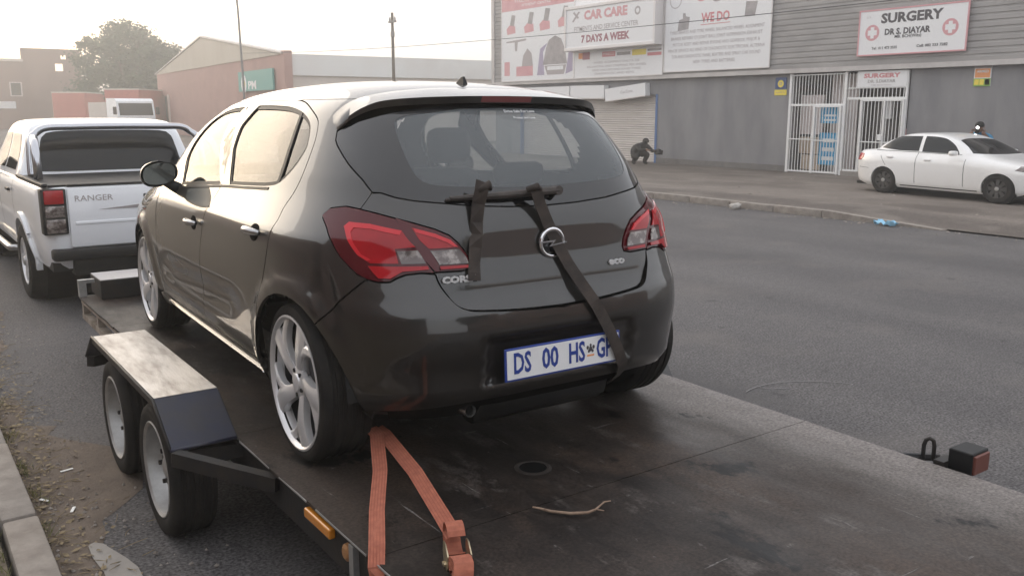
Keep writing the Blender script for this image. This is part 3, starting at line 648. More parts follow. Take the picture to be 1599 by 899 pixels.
# badge: ring with a bolt
bd = empty('badge', (0, 0, 0), parent=car)
pb = CB.pt(np.array([0.001]), np.array([.822]), hatch_d(0., np.array([.822])))[0]; nb_ = CB.normal(np.array([0.001]), np.array([.822]))[0]
mtx = frame_mtx(Vector(pb)+Vector(nb_)*.012, (1, 0, 0), (0, 0, 1))
mb = MB(); ring = [(.052*math.cos(t), .052*math.sin(t), 0) for t in np.linspace(0, 2*math.pi, 33)]
v = []; f = []
for i in range(32):
    t = 2*math.pi*i/32
    for k in range(8):
        a = 2*math.pi*k/8; r = .050+.0085*math.cos(a); v.append(mtx @ Vector((r*math.cos(t), r*math.sin(t), .007*math.sin(a))))
    for k in range(8): f.append((i*8+k, i*8+(k+1) % 8, ((i+1) % 32)*8+(k+1) % 8, ((i+1) % 32)*8+k))
mb.add(v, f).build('ring', 'chrome', bd, smooth=True)
zz = [(-.062,.004),(.012,.006),(-.004,-.010),(.062,-.003),(.062,-.007),(-.020,-.017),(.0,-.001),(-.062,-.001)]
MB().prism(zz, lambda a, b, s_: mtx @ Vector((a, b+.004, -.002 if s_ == 0 else .009))).build('bolt', 'chrome', bd)
MB().lathe([(-.012, .054), (-.004, .050), (-.004, .0005)], 28, 'z').build('disc', 'gloss_black', bd).data.transform(mtx)
# lettering on the tailgate
def surf_text(name, s_, x, z, size, m_, width=None, bold=0):
    u = CB.rear([(x, z)])[0][0]; p = CB.pt(np.array([u]), np.array([z]), hatch_d(0., np.array([z])))[0]; nn = CB.normal(np.array([u]), np.array([z]))[0]
    return text(name, s_, size, m_, frame_mtx(Vector(p)+Vector(nn)*.006, Vector((0, 0, 1)).cross(Vector(nn)), (0, 0, 1)), car, bold=bold, ext=.003, width=width)
surf_text('model_lettering', 'CORSA', -.396, .728, .030, 'letter_chrome', .140, .0016)
surf_text('trim_lettering', 'eco', .300, .730, .038, 'letter_chrome', .080, .0016)
# window sticker
uu = CB.rear([(.0, 1.286)])[0][0]; ps = CB.pt(np.array([.001]), np.array([1.286]), np.array([.002]))[0]; nn = CB.normal(np.array([.001]), np.array([1.286]))[0]
stk = text('window_sticker', 'Drive Safe For Love', .020, 'plate', frame_mtx(Vector(ps)+Vector((.045, 0, .012)), (1, 0, 0), Vector(nn).cross(Vector((1, 0, 0)))), car, ext=.0004, width=.14)
text('window_sticker', 'Protect and Love', .018, 'plate', frame_mtx(Vector(ps)+Vector((.06, .0, -.012))+Vector((0, -.014, 0)), (1, 0, 0), Vector(nn).cross(Vector((1, 0, 0)))), car, ext=.0004, width=.10)
# number plate
pl = empty('number_plate', (0, 0, 0), parent=car)
pmx = frame_mtx((-.010, -.592, .418), (1, 0, 0), (0, .05, 1))
def pbox(x0, x1, y0, y1, z0, z1, name, m_, b=.004):
    o = MB().bbox(x0, x1, y0, y1, z0, z1, b).build(name, m_, pl); o.data.transform(pmx); return o
pbox(-.264, .264, -.060, .060, -.004, .003, 'plate_frame', 'plate_blue', .003)
pbox(-.256, .256, -.0525, .0525, .0032, .0048, 'plate_face', 'plate', .0007)
for s_, x, w_ in (('DS', -.190, .074), ('00', -.068, .073), ('HS', .055, .074), ('GP', .185, .074)):
    text('plate_lettering', s_, .105, 'plate_blue', pmx @ Matrix.Translation((x, 0, .0056)), pl, bold=.0022, ext=.0008, width=w_)
em = MB()
for k, (a, b, r_) in enumerate([(.119, .008, .008), (.105, .014, .006), (.133, .014, .006), (.119, .022, .005), (.110, .0, .005), (.128, .0, .005)]):
    em.add([pmx @ Vector((a+r_*math.cos(t), b+r_*1.3*math.sin(t), .0054+.0002*k)) for t in np.linspace(0, 2*math.pi, 8, endpoint=False)], [tuple(range(8))])
em.build('plate_emblem', 'sign_dark', pl); e2 = MB(); e2.box(.102, .136, -.020, -.013, .0049, .0056); o = e2.build('plate_emblem', 'sign_orange', pl); o.data.transform(pmx)
# exhaust
MB().lathe([(.14, .024), (.0, .024), (-.003, .022), (0, .0205), (.10, .0205)], 20, 'y', (-.362, -.500, .244)).build('exhaust_tip', 'chrome_soft', car, smooth=True, angle=40).rotation_euler = (0, 0, 0)
MB().tube([(-.365, -.40, .235), (-.34, .2, .25)], .021, 8).build('exhaust_pipe', 'black', car, smooth=True)
# underbody: rear axle beam
MB().tube([(-.62, .02, .25), (.62, .02, .25)], .04, 8).tube([(-.30, -.38, .24), (.30, -.38, .24)], .09, 10).build('rear_axle', 'black', car, smooth=True)
# mirrors
for sgn in (1, -1):
    mr = empty('door_mirror', (0, 0, 0), parent=car)
    mb = MB(); v = []; f = []; ny = 7; na = 20
    for i in range(ny):
        t = i/(ny-1); y = 1.69+.13*t; k = (1-t**2.4)**.5 if t < 1 else .02
        for j in range(na):
            a = 2*math.pi*j/na; ca_, sa_ = math.cos(a), math.sin(a)
            rx = .092*math.copysign(abs(ca_)**.8, ca_)*k; rz = .066*math.copysign(abs(sa_)**.8, sa_)*k*(1 if ca_ > -.2 else .85)
            v.append((-sgn*(.895+rx), y, .985+rz-.010*ca_))
    f = [(i*na+j, i*na+(j+1) % na, (i+1)*na+(j+1) % na, (i+1)*na+j) for i in range(ny-1) for j in range(na)]
    mb.add(v, f+[tuple((ny-1)*na+j for j in range(na))]); mb.build('mirror_housing', 'paint', mr, smooth=True)
    gv = [(-sgn*(.895+.080*math.copysign(abs(math.cos(2*math.pi*j/na))**.8, math.cos(2*math.pi*j/na))), 1.697, .985+.055*math.copysign(abs(math.sin(2*math.pi*j/na))**.8, math.sin(2*math.pi*j/na))-.010*math.cos(2*math.pi*j/na)) for j in range(na)]
    MB().add(gv, [tuple(range(na))]).build('mirror_glass', mat('mirror_glass', (.16, .17, .16), .06, .8), mr)
    MB().tube([(-sgn*.795, 1.70, .900), (-sgn*.83, 1.72, .922), (-sgn*.865, 1.75, .950)], [.032, .028, .026], 8).build('mirror_foot', 'black', mr, smooth=True)
# cabin
def cushion(name, x0, x1, y0, y1, z0, z1, b, parent, m_='seat'): return MB().bbox(x0, x1, y0, y1, z0, z1, b).build(name, m_, parent, smooth=True, angle=60)
for x in (-.37, .37):
    st = empty('front_seat', (0, 0, 0), parent=car)
    cushion('seat_base', x-.25, x+.25, 1.10, 1.62, .36, .54, .06, st)
    cushion('seat_back', x-.24, x+.24, .95, 1.12, .45, 1.01, .07, st)
    hx = x+.06 if x > 0 else x
    cushion('headrest', hx-.125, hx+.125, .97, 1.08, 1.03, 1.215, .05, st)
    MB().tube([(x-.06, 1.03, .99), (x-.06, 1.03, 1.05)], .008, 6).tube([(x+.06, 1.03, .99), (x+.06, 1.03, 1.05)], .008, 6).build('headrest_posts', 'black', st)
rs = empty('rear_bench', (0, 0, 0), parent=car)
cushion('seat_base', -.60, .60, .30, .75, .36, .55, .06, rs); cushion('seat_back', -.62, .62, .18, .32, .45, .955, .05, rs)
for x in (-.35, .35): cushion('headrest', x-.125, x+.125, .20, .29, .972, 1.075, .035, rs)
MB().bbox(-.64, .64, 1.95, 2.2, .70, .93, .05).build('dashboard', 'seat', car)
MB().box(-.60, .60, -.36, .15, .90, .915).build('parcel_shelf', 'seat', car)
# wheels
def car_wheel(yw, sgn):
    wl = empty('wheel', (-sgn*.735, yw, .300), parent=car)
    if sgn < 0: wl.rotation_euler = (0, 0, math.pi)
    ty = MB(); ty.lathe([(.085, .238), (.0, .236), (-.085, .238), (-.098, .255), (-.103, .275), (-.095, .292), (-.078, .2995)]
                        + [q for g in (-.052, -.017, .018, .053) for q in ((g-.010, .3000), (g-.006, .2935), (g+.006, .2935), (g+.010, .3000))]
                        + [(.078, .2995), (.095, .292), (.103, .275), (.098, .255), (.085, .238)], 56, 'x')
    ty.build('tyre', 'rubber', wl, angle=40)
    rm = MB(); rm.lathe([(-.090, .246), (-.098, .247), (-.100, .240), (-.093, .232), (-.070, .226), (-.05, .222)], 56, 'x')
    # swept twin spokes
    def spoke(a_in, a_out, w_in, w_out, x_in, x_out, bow, th=.020, n=7):
        v = []; f = []
        for i in range(n):
            t = i/(n-1); r = .042+(.230-.042)*t; a = a_in+(a_out-a_in)*t+bow*math.sin(math.pi*t); wd = w_in+(w_out-w_in)*t; x = x_in+(x_out-x_in)*t-.010*math.sin(math.pi*t)
            for (k, xx) in ((-1, x+.006), (-.55, x), (.55, x), (1, x+.006), (1, x+th+.012), (-1, x+th+.012)):
                b_ = a+k*wd/2/r; v.append((xx, r*math.cos(b_), r*math.sin(b_)))
        for i in range(n-1):
            for k in range(6): f.append((i*6+k, i*6+(k+1) % 6, (i+1)*6+(k+1) % 6, (i+1)*6+k))
        rm.add(v, f)
    for k in range(5):
        a = 2*math.pi*k/5+R(96)
        spoke(a, a+R(14), .044, .086, -.078, -.092, R(7))
        spoke(a+R(12), a+R(47), .034, .056, -.072, -.088, R(-9), .016)
    rm.lathe([(-.060, .062), (-.076, .060), (-.082, .050), (-.082, .034), (-.088, .030), (-.088, .0005)], 28, 'x')
    rim = rm.build('rim', 'alloy', wl, angle=35); rim.scale = (1.035, 1.045, 1.045)
    br = MB(); br.lathe([(-.05, .2225), (.06, .215)], 40, 'x'); br.build('barrel', 'alloy_dark', rim, smooth=True)
    bk = MB(); bk.lathe([(.0, .135), (-.006, .135), (-.006, .001)], 28, 'x'); bk.lathe([(.05, .216), (.05, .001)], 28, 'x'); bk.build('brake_disc', 'alloy_dark', rim)
    nb2 = MB()
    for k in range(5):
        a = 2*math.pi*k/5+R(60); nb2.lathe([(-.075, .008), (-.086, .008), (-.086, .0005)], 8, 'x', (0, .046*math.cos(a), .046*math.sin(a)))
    nb2.build('wheel_nuts', 'black', rim)['kind'] = 'stuff'
for yw in (0., 2.51):
    for sgn in (1, -1): car_wheel(yw, sgn)
# ================================================================ flatbed trailer
tr = empty('flatbed_trailer', (2.085, 4.4, 0), 0, 'long steel flatbed trailer with twin axles carrying the dark hatchback', 'trailer')
def T(o):   # parts are written in world coordinates; bring them into the trailer's frame
    o.data.transform(Matrix.Translation(-tr.location)); return o
XL, XR, YF, YB = 1.06, 3.11, 6.86, .35
for y0, y1 in ((YB, 2.2075), (2.2115, 3.4525), (3.4565, 5.723), (5.727, YF)):
    g = MB(); nx, ny = 9, 2+int((y1-y0)/.25); v = []
    for i in range(nx):
        for j in range(ny):
            a, b = i/(nx-1), j/(ny-1); z = DECK+(-.006 if 0 < i < nx-1 and 0 < j < ny-1 else 0)*rnd.random()
            v.append((XL+(XR-XL)*a+(.004*rnd.uniform(-1, 1) if i in (0, nx-1) else 0), y0+(y1-y0)*b, z))
    f = [(i*ny+j, (i+1)*ny+j, (i+1)*ny+j+1, i*ny+j+1) for i in range(nx-1) for j in range(ny-1)]
    g.add(v, f); rim_ = [i*ny for i in range(nx)]+[(nx-1)*ny+j for j in range(1, ny)]+[i*ny+ny-1 for i in range(nx-2, -1, -1)]+[j for j in range(ny-2, 0, -1)]
    o_ = len(g.v); g.v += [(g.v[i][0], g.v[i][1], DECK-.012) for i in rim_]; k = len(rim_)
    g.f += [(rim_[i], o_+i, o_+(i+1) % k, rim_[(i+1) % k]) for i in range(k)]
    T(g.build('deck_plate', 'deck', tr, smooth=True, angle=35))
for x0, x1 in ((XL+.015, XL+.065), (XR-.065, XR-.015)):
    T(MB().box(x0, x1, YB, 5.2, .30, DECK-.0125).build('side_rail', 'steel_dark', tr))
    fr = MB().box(x0, x1, 5.2, YF, DECK-.05, DECK-.0125).box(x0, x1, 5.2, YF, .285, .325)
    for yy in (5.22, 5.75, 6.30, YF-.05): fr.box(x0+.002, x1-.002, yy, yy+.045, .325, DECK-.05)
    T(fr.build('side_rail_frame', mat('weathered_rail', (.14, .11, .085), .6, .2, c2=(.30, .26, .22), scale=6), tr))
cm = MB()
for yy in np.arange(.5, 6.8, .62): cm.box(XL+.07, XR-.07, yy, yy+.05, .35, DECK-.013)
T(cm.build('cross_members', 'steel_dark', tr))
# scuffed bright lip along the left edge of the deck
for y0, y1 in ((1.95, 2.2), (2.24, 2.62), (2.70, 2.95), (3.05, 3.40)):
    T(MB().box(XL-.0045, XL-.0005, y0, y1, DECK-.007, DECK-.001).build('worn_edge', 'galv', tr))
T(MB().bbox(1.17, 2.95, 6.62, 6.98, DECK+.0005, DECK+.135, .006).build('front_box', 'steel_dark', tr))
T(MB().box(1.172, 2.948, 6.624, 6.976, DECK+.1355, DECK+.1395).build('front_box_lid', mat('dusty_sheet', (.33, .32, .32), .5, .4, c2=(.26, .25, .25), scale=3), tr))
T(MB().box(XL+.0, XL+.05, 6.81, 6.86, DECK+.0005, DECK+.12).box(XL+.05, 1.168, 6.815, 6.855, DECK+.095, DECK+.12).build('corner_post', 'galv', tr))
T(MB().tube([(1.35, 6.85, .40), (2.05, 8.15, .46)], .045, 8).tube([(2.82, 6.85, .40), (2.07, 8.15, .46)], .045, 8).build('draw_bar', 'steel_dark', tr))
T(MB().tube([(2.06, 8.1, .46), (2.06, 8.28, .47)], [.06, .05], 10).build('hitch', 'galv', tr))
# mudguards, wheels, brackets on both sides
def guard_side(sx):
    fx = (lambda x: x) if sx < 0 else (lambda x: XL+XR-x)
    top = MB().prism([(3.60,.612),(4.82,.612),(4.82,.620),(3.60,.620)], lambda y, z, k: (fx(.785 if k == 0 else 1.045), y, z)); g0 = T(top.build('mudguard_top', 'guard_top', tr))
    T(MB().prism([(3.595,.618),(3.37,.475),(3.378,.467),(3.60,.608)], lambda y, z, k: (fx(.787 if k == 0 else 1.043), y, z)).build('mudguard_rear_slope', 'guard_blue', tr))
    T(MB().prism([(4.825,.618),(5.03,.475),(5.022,.467),(4.82,.608)], lambda y, z, k: (fx(.787 if k == 0 else 1.043), y, z)).build('mudguard_front_slope', 'guard_blue', tr))
    T(MB().box(*sorted((fx(.786), fx(.792))), 3.60, 4.82, .585, .6115).build('mudguard_lip', 'steel_dark', tr))
    T(MB().prism([(3.37,.44),(4.0,.38),(5.02,.44),(5.02,.46),(4.82,.61),(3.60,.61),(3.37,.46)], lambda y, z, k: (fx(1.046 if k == 0 else 1.052), y, z)).build('mudguard_inner', 'steel_dark', tr))
    T(MB().tube([(fx(.787), 3.372, .471), (fx(.787), 3.598, .6165), (fx(.787), 4.822, .6165), (fx(.787), 5.028, .471)], .0075, 8).build('rolled_edge', 'steel_dark', tr, smooth=True))
    T(MB().tube([(fx(.787), 3.372, .471), (fx(1.043), 3.372, .471)], .0075, 8).build('rolled_edge', 'guard_blue', tr, smooth=True))
    def beam(a, b, hw=.022, hh=.028):
        br = MB()
        a, b = Vector((fx(a[0]), a[1], a[2])), Vector((fx(b[0]), b[1], b[2])); d = (b-a).normalized(); s_ = d.cross(Vector((0, 0, 1))).normalized(); u_ = s_.cross(d)
        v = [p+s_*i*hw+u_*j*hh for p in (a, b) for i, j in ((-1,-1),(1,-1),(1,1),(-1,1))]; br.add(v, [(0,1,2,3),(7,6,5,4),(0,4,5,1),(1,5,6,2),(2,6,7,3),(3,7,4,0)]); T(br.build('mudguard_bracket', 'steel_dark', tr))
    beam((.80, 3.36, .445), (1.07, 3.0, .40)); beam((.80, 3.40, .43), (1.07, 3.40, .41)); beam((.80, 5.0, .445), (1.07, 5.25, .40))
    for yw in (3.69, 4.47):
        wl = empty('wheel', (fx(.885)-tr.location.x, yw-tr.location.y, .285), 0 if sx < 0 else math.pi, parent=tr)
        ty = MB(); ty.lathe([(.08, .195), (-.08, .195), (-.088, .215), (-.092, .245), (-.085, .270), (-.066, .284)] + [q for g_ in (-.045, -.012, .022, .055) for q in ((g_-.012, .285), (g_-.008, .278), (g_+.004, .278), (g_+.008, .285))] + [(.066, .284), (.085, .270), (.092, .245), (.088, .215), (.08, .195)], 48, 'x')
        ty.build('tyre', 'rubber', wl, angle=40)
        rm = MB(); rm.lathe([(-.074, .200), (-.086, .204), (-.089, .199), (-.080, .188), (-.030, .180), (-.010, .172)], 48, 'x')
        for k in range(8):       # disc with eight windows: spokes between them
            a0 = 2*math.pi*k/8; v = []
            for r, hw in ((.092, .55), (.172, .24)):
                for sg in (-1, 1):
                    a = a0+sg*hw*math.pi/8
                    for x in (-.018, -.006): v.append((x-(.020 if r < .1 else 0), r*math.cos(a), r*math.sin(a)))
            rm.add(v, [(0, 4, 6, 2), (1, 3, 7, 5), (0, 1, 5, 4), (2, 6, 7, 3)])
        rm.lathe([(-.008, .174), (-.014, .171), (-.014, .160), (-.006, .158)], 48, 'x')
        rm.lathe([(-.026, .096), (-.034, .092), (-.036, .045), (-.050, .040), (-.054, .030), (-.054, .001)], 32, 'x')
        rim = rm.build('rim', 'galv', wl, angle=35)
        MB().lathe([(.03, .192), (.02, .12), (.02, .001)], 32, 'x').build('brake_drum', 'gap', rim)
        nn_ = MB()
        for k in range(5):
            a = 2*math.pi*k/5; nn_.lathe([(-.04, .010), (-.058, .010), (-.058, .0005)], 6, 'x', (0, .07*math.cos(a), .07*math.sin(a)))
        nn_.build('wheel_nuts', 'steel_dark', rim)['kind'] = 'stuff'
guard_side(-1); guard_side(1)
T(MB().tube([(.98, 3.69, .285), (3.19, 3.69, .285)], .03, 8).tube([(.98, 4.47, .285), (3.19, 4.47, .285)], .03, 8).build('axles', 'steel_dark', tr))
# side markers
T(MB().bbox(XL-.010, XL+.0145, 2.50, 2.71, .388, .424, .006).build('amber_reflector', 'amber', tr))
T(MB().lathe([(.0, .030), (-.012, .028), (-.018, .018), (-.019, .001)], 18, 'x', (XL+.0145, 2.40, .385)).build('round_marker', mat('marker_brown', (.24, .12, .05), .4), tr))
T(MB().box(XL-.006, XL+.0145, 2.33, 2.36, .31, .435).build('rail_bracket', 'galv', tr))
# tail lamp on its arm at the right edge, with a lashing loop
T(MB().box(3.115, 3.20, 1.60, 1.64, .435, .465).tube([(3.07, 1.83, .43), (3.20, 1.66, .445)], .014, 6).build('lamp_arm', 'steel_dark', tr))
T(MB().bbox(3.15, 3.27, 1.515, 1.605, .425, .515, .006).build('tail_lamp_box', 'black', tr))
T(MB().bbox(3.158, 3.262, 1.505, 1.518, .433, .505, .004).build('tail_lamp_lens', mat('old_lamp_lens', (.11, .035, .025), .35), tr))
lp = [(3.14, 1.695, .44), (3.14, 1.695, .50), (3.143, 1.690, .520), (3.15, 1.680, .528), (3.158, 1.669, .520), (3.16, 1.665, .50), (3.16, 1.665, .44)]
T(MB().tube(lp, .008, 8).build('lashing_loop', 'steel_dark', tr))
M['galv_dull'] = mat('dull_worn_steel', (.040, .034, .030), .6, .2, c2=(.022, .018, .016), scale=12, spec=.25)
# dark drain hole in the deck: a ring of worn metal with a black well
T(MB().lathe([(DECK+.0004, .070), (DECK+.003, .060), (DECK+.0035, .054), (DECK+.0008, .050)], 32, 'z', (1.856, 2.477, 0)).build('deck_hole_rim', 'galv_dull', tr, smooth=True))
T(MB().lathe([(DECK+.0022, .0515), (DECK+.0021, .0005)], 28, 'z', (1.856, 2.477, 0)).build('deck_hole', 'gap', tr))

# ================================================================ straps
st = empty('orange_ratchet_strap', (1.3, 2.4, DECK), 0, 'orange webbing ratchet strap running from under the hatchback to the deck edge', 'strap')
def TS(o): o.data.transform(Matrix.Translation(-st.location)); return o
A = Vector((1.375, 2.79, .588))
lb = [A+Vector((0, .05, .01)), A, Vector((1.27, 2.56, .555)), Vector((1.16, 2.37, .515)), Vector((1.085, 2.225, .475)), Vector((1.052, 2.165, .445)), Vector((1.043, 2.14, .40)), Vector((1.04, 2.12, .33))]
cw = lambda p: (Vector((.995, 0, 1.15))-Vector((0, 0, 0)))
wd = [Vector((.81, -.58, .0))]*2+[Vector((.81, -.58, .1))]*2+[Vector((.80, -.60, .0))]*2+[Vector((.3, -.95, 0))]*2
TS(MB().ribbon([tuple(p) for p in lb], wd, .05, .003).build('webbing', 'orange_strap', st))
def ribs(pts, wds, m_='orange_dark'):
    for k in (-.019, -.0095, 0, .0095, .019):
        q = []
        for i, p in enumerate(pts):
            d = (pts[min(i+1, len(pts)-1)]-pts[max(i-1, 0)]).normalized(); a = Vector(wds[i] if isinstance(wds, list) else wds); a = (a-d*a.dot(d)).normalized(); nn_ = d.cross(a); nn_ = nn_ if nn_.z > 0 else -nn_
            q.append(tuple(p+a*k+nn_*.0016))
        TS(MB().ribbon(q, wds, .0016, .0012).build('webbing_rib', m_, st))
ribs(lb[:6], wd[:6])
rb = [A+Vector((.03, .06, .0)), A+Vector((.03, 0, -.002)), Vector((1.355, 2.47, .56)), Vector((1.285, 2.17, .532)), Vector((1.268, 2.10, .525)), Vector((1.258, 2.065, .522))]
TS(MB().ribbon([tuple(p) for p in rb], Vector((.85, -.5, .25)), .05, .003).build('webbing', 'orange_strap', st))
ribs(rb, Vector((.85, -.5, .25)))
def along(o_, f_, w_):   # small frame for the ratchet
    return frame_mtx(o_, w_, f_)
RF = frame_mtx((1.250, 2.045, .512), Vector((.93, -.36, 0)), Vector((-.30, -.80, -.30)))
def RO(mb, name, m_, **k):
    o = mb.build(name, m_, st, **k); o.data.transform(RF); return TS(o)
# loop of webbing at the top of the ratchet, plates, drum coil
v = []; 
lo_ = MB(); loop = [Vector((0, .048*math.cos(t)-.02, .048*math.sin(t))) for t in np.linspace(R(20), R(310), 16)]
lo_.ribbon([tuple(p) for p in loop], Vector((1, 0, 0)), .052, .004); RO(lo_, 'webbing_loop', 'orange_strap')
pl_ = MB()
for x in (-.034, .034): pl_.prism([(-.015,.0),(.015,-.015),(.06,-.01),(.07,.02),(.058,.055),(.018,.062),(-.012,.035)], lambda a, b, k, x=x: (x+(.0 if k == 0 else .004), a, b))
pl_.bbox(-.030, .030, .003, .050, .050, .056, .002); pl_.tube([(-.04, .02, .056), (.04, .02, .056)], .007, 8); pl_.tube([(-.04, .04, .040), (.044, .04, .040)], .008, 8)
RO(pl_, 'ratchet_frame', 'brass', angle=35)
co = MB(); sp_ = [Vector((.004*math.sin(3*t), .098+(.018+.0036*t/(2*math.pi))*math.cos(t), .028+(.018+.0036*t/(2*math.pi))*math.sin(t))) for t in np.linspace(0, 2*math.pi*11, 190)]
co.ribbon([tuple(p) for p in sp_], Vector((1, 0, 0)), .056, .0030); RO(co, 'webbing_coil', 'orange_strap')
RO(MB().ribbon([(0, .16, .0), (.0, .24, -.03), (.01, .36, -.06), (.02, .5, -.062)], Vector((1, 0, 0)), .05, .003), 'webbing_tail', 'orange_strap')
# dark strap knotted on the rear wiper; parent frame = the car's position, but it is a thing of its own
CW = car.matrix_world if False else Matrix.Translation(car.location) @ Matrix.Rotation(R(-1.76), 4, 'Z')
bs = empty('dark_strap', tuple(CW @ Vector((-.1, -.55, .6))), 0, 'frayed black strap hooked on the rear wiper and pulled across the badge', 'strap')
def TB(o): o.data.transform(Matrix.Translation(-Vector(bs.location)) @ CW); return o
def on(x, z, d=.008):
    u = CB.rear([(x, z)])[0][0] if abs(x) > 1e-3 else .001
    dz = float(hatch_d(0., np.array([z]))[0]) if z > .60 else 0.
    return Vector(CB.pt(np.array([u]), np.array([z]), np.array([d+dz]))[0])
p1 = [on(-.275, 1.018, .055), on(-.280, 1.028, .066), on(-.288, 1.005, .060), on(-.297, .97, .030), on(-.306, .92, .010), on(-.316, .87, .009), on(-.326, .83, .010), on(-.336, .78, .009), on(-.345, .745, .012), on(-.348, .718, .013)]
w1 = [Vector((1, 0, .1)), Vector((1, 0, .2)), Vector((.8, -.5, .1)), Vector((.9, -.3, .1)), Vector((1, -.1, 0)), Vector((.7, -.6, 0)), Vector((1, -.05, 0)), Vector((1, .1, 0)), Vector((.95, 0, .1)), Vector((1, 0, .1))]
TB(MB().ribbon([tuple(p) for p in p1], w1, .048, .003).build('hanging_end', 'black_strap', bs))
p2 = [on(-.075, 1.005, .058), on(-.068, .992, .062), on(-.045, .955, .035), on(-.012, .89, .018), on(.022, .81, .016), on(.058, .73, .020), on(.098, .65, .034), on(.128, .60, .018), on(.160, .545, .018), Vector((.192, -.616, .478)), Vector((.232, -.616, .400)), Vector((.262, -.606, .345)), on(.285, .31, .016), Vector((.312, -.50, .25)), Vector((.33, -.40, .21))]
TB(MB().ribbon([tuple(p) for p in p2], Vector((1, 0, .35)), .048, .003).build('pulled_band', 'black_strap', bs))
TB(MB().tube([on(-.295, 1.005, .05), on(-.262, 1.016, .075), on(-.25, 1.01, .05)], [.010, .015, .010], 8).build('knot', 'black_strap', bs, smooth=True)); kn = MB(); kn.tube([on(-.10, 1.0, .05), on(-.07, 1.002, .078), on(-.04, 1.0, .05)], [.010, .013, .009], 8)
TB(kn.build('knot', 'black_strap', bs, smooth=True))

# twig on the deck
tw = MB(); tp = [Vector((1.640, 2.190, .463)), Vector((1.655, 2.172, .461)), Vector((1.675, 2.135, .459)), Vector((1.715, 2.085, .460)), Vector((1.765, 2.055, .461)), Vector((1.80, 2.055, .463)), Vector((1.85, 2.07, .470)), Vector((1.87, 2.06, .472))]
tw.tube(tp, [.003, .004, .005, .0055, .005, .004, .003, .002], 6); tw.tube([tp[5], tp[5]+Vector((.01, -.03, .004))], [.003, .0015], 5); tw.tube([tp[2], tp[2]+Vector((-.015, .02, .006))], [.003, .0015], 5)
o = tw.build('twig', 'wood_twig', None, smooth=True); tag(o, 'thin dry twig lying on the trailer deck behind the hatchback', 'twig')

# ================================================================ other vehicles: shared pieces
def simple_wheel(parent, x, y, r, wdt, rim_r, m_rim, sgn, spokes=6, name='wheel'):
    wl = empty(name, (x, y, r), 0 if sgn > 0 else math.pi, parent=parent); h = wdt/2
    MB().lathe([(h*.8, rim_r), (-h*.8, rim_r), (-h*.95, rim_r+.02), (-h, r-.05), (-h*.9, r-.015), (-h*.65, r), (h*.65, r), (h*.9, r-.015), (h, r-.05), (h*.95, rim_r+.02), (h*.8, rim_r)], 40, 'x').build('tyre', 'rubber', wl, angle=40)
    rm = MB(); rm.lathe([(-h*.75, rim_r+.004), (-h*.9, rim_r+.004), (-h*.9, rim_r-.008), (-h*.6, rim_r-.02), (-h*.2, rim_r-.03)], 36, 'x')
    for k in range(spokes):
        a0 = 2*math.pi*k/spokes; v = []
        for rr_, hw in ((.05, .030), (rim_r-.015, .045)):
            for sg in (-1, 1):
                for xx in (-h*.82, -h*.55): v.append((xx, rr_*math.cos(a0)-sg*hw*math.sin(a0), rr_*math.sin(a0)+sg*hw*math.cos(a0)))
        rm.add(v, [(0, 4, 6, 2), (1, 3, 7, 5), (0, 1, 5, 4), (2, 6, 7, 3)])
    rm.lathe([(-h*.5, .06), (-h*.85, .06), (-h*.9, .045), (-h*.9, .001)], 24, 'x')
    rm.build('rim', m_rim, wl, angle=35)
    MB().lathe([(-h*.88, .048), (-h*.98, .042), (-h, .030), (-h, .001)], 20, 'x').build('hub_cap', 'galv', wl, angle=40)
    MB().lathe([(-h*.1, rim_r-.01), (-h*.1, .001)], 28, 'x').build('brake_drum', 'gap', wl)
def ring_loop(b, yw, zw, r0, r1, a0=-8, a1=188):
    return b.side(arc(yw, zw, r1, a0, a1)+arc(yw, zw, r0, a1, a0))

# ================================================================ white pickup
PR = [(.46,.865,-1.16,3.85,16,6),(.60,.895,-1.20,3.95,18,6),(.80,.915,-1.22,4.0,18,6),(.98,.922,-1.225,4.0,18,6),(1.10,.915,-1.225,3.95,18,5.5),(1.17,.90,-1.225,3.85,18,5),
      (1.205,.885,-1.222,3.7,18,5),(1.212,.872,-1.21,3.5,18,5),(1.2125,.862,.30,3.2,22,5),(1.25,.848,.31,2.95,20,6),(1.40,.795,.345,2.62,16,7),(1.55,.750,.385,2.36,16,7),(1.66,.722,.41,2.15,13,7),(1.72,.700,.44,2.02,11,6),
      (1.765,.655,.50,1.90,8,5.5),(1.79,.56,.62,1.76,5,4),(1.803,.38,.85,1.6,3,3),(1.808,.02,1.15,1.3,2.2,2.2)]
PB = Body(PR, 1.22, (.91, -1.22, 4.0, 18, 6))
pk = empty('pickup_truck', (1.945, 9.43, 0), R(.6), 'white double cab pickup with chrome roll bar towing the trailer', 'pickup'); pk.scale = (1, 1, .93)
PRA = .44
def pcut(c, u): return wheel_hole(c, PRA, (0., 3.2), .40)
shell(PB, 'body', 'white_paint', pk, [.46,.5,.55,.6,.66,.72,.78,.84,.9,.96,1.02,1.07,1.11,1.14,1.17,1.19,1.205,1.212,1.2125,1.23,1.25,1.3,1.35,1.4,1.45,1.5,1.55,1.6,1.64,1.68,1.71,1.74,1.765,1.78,1.79,1.798,1.803,1.808], ns=360, cut=pcut, angle=38)
MB().box(-.85, .85, -1.15, 3.8, .44, .52).build('chassis', 'black', pk)
MB().box(-.835, .835, -1.19, .305, 1.2135, 1.232).build('load_cover', 'black', pk)
for x0, x1 in ((-.885, -.84), (.84, .885)): MB().bbox(x0, x1, -1.20, .32, 1.213, 1.245, .008).build('bed_rail_cap', 'black', pk)
MB().bbox(-.70, .70, -1.222, -1.175, 1.2125, 1.236, .008).build('tailgate_cap', 'black', pk)
tg = empty('tailgate', parent=pk)
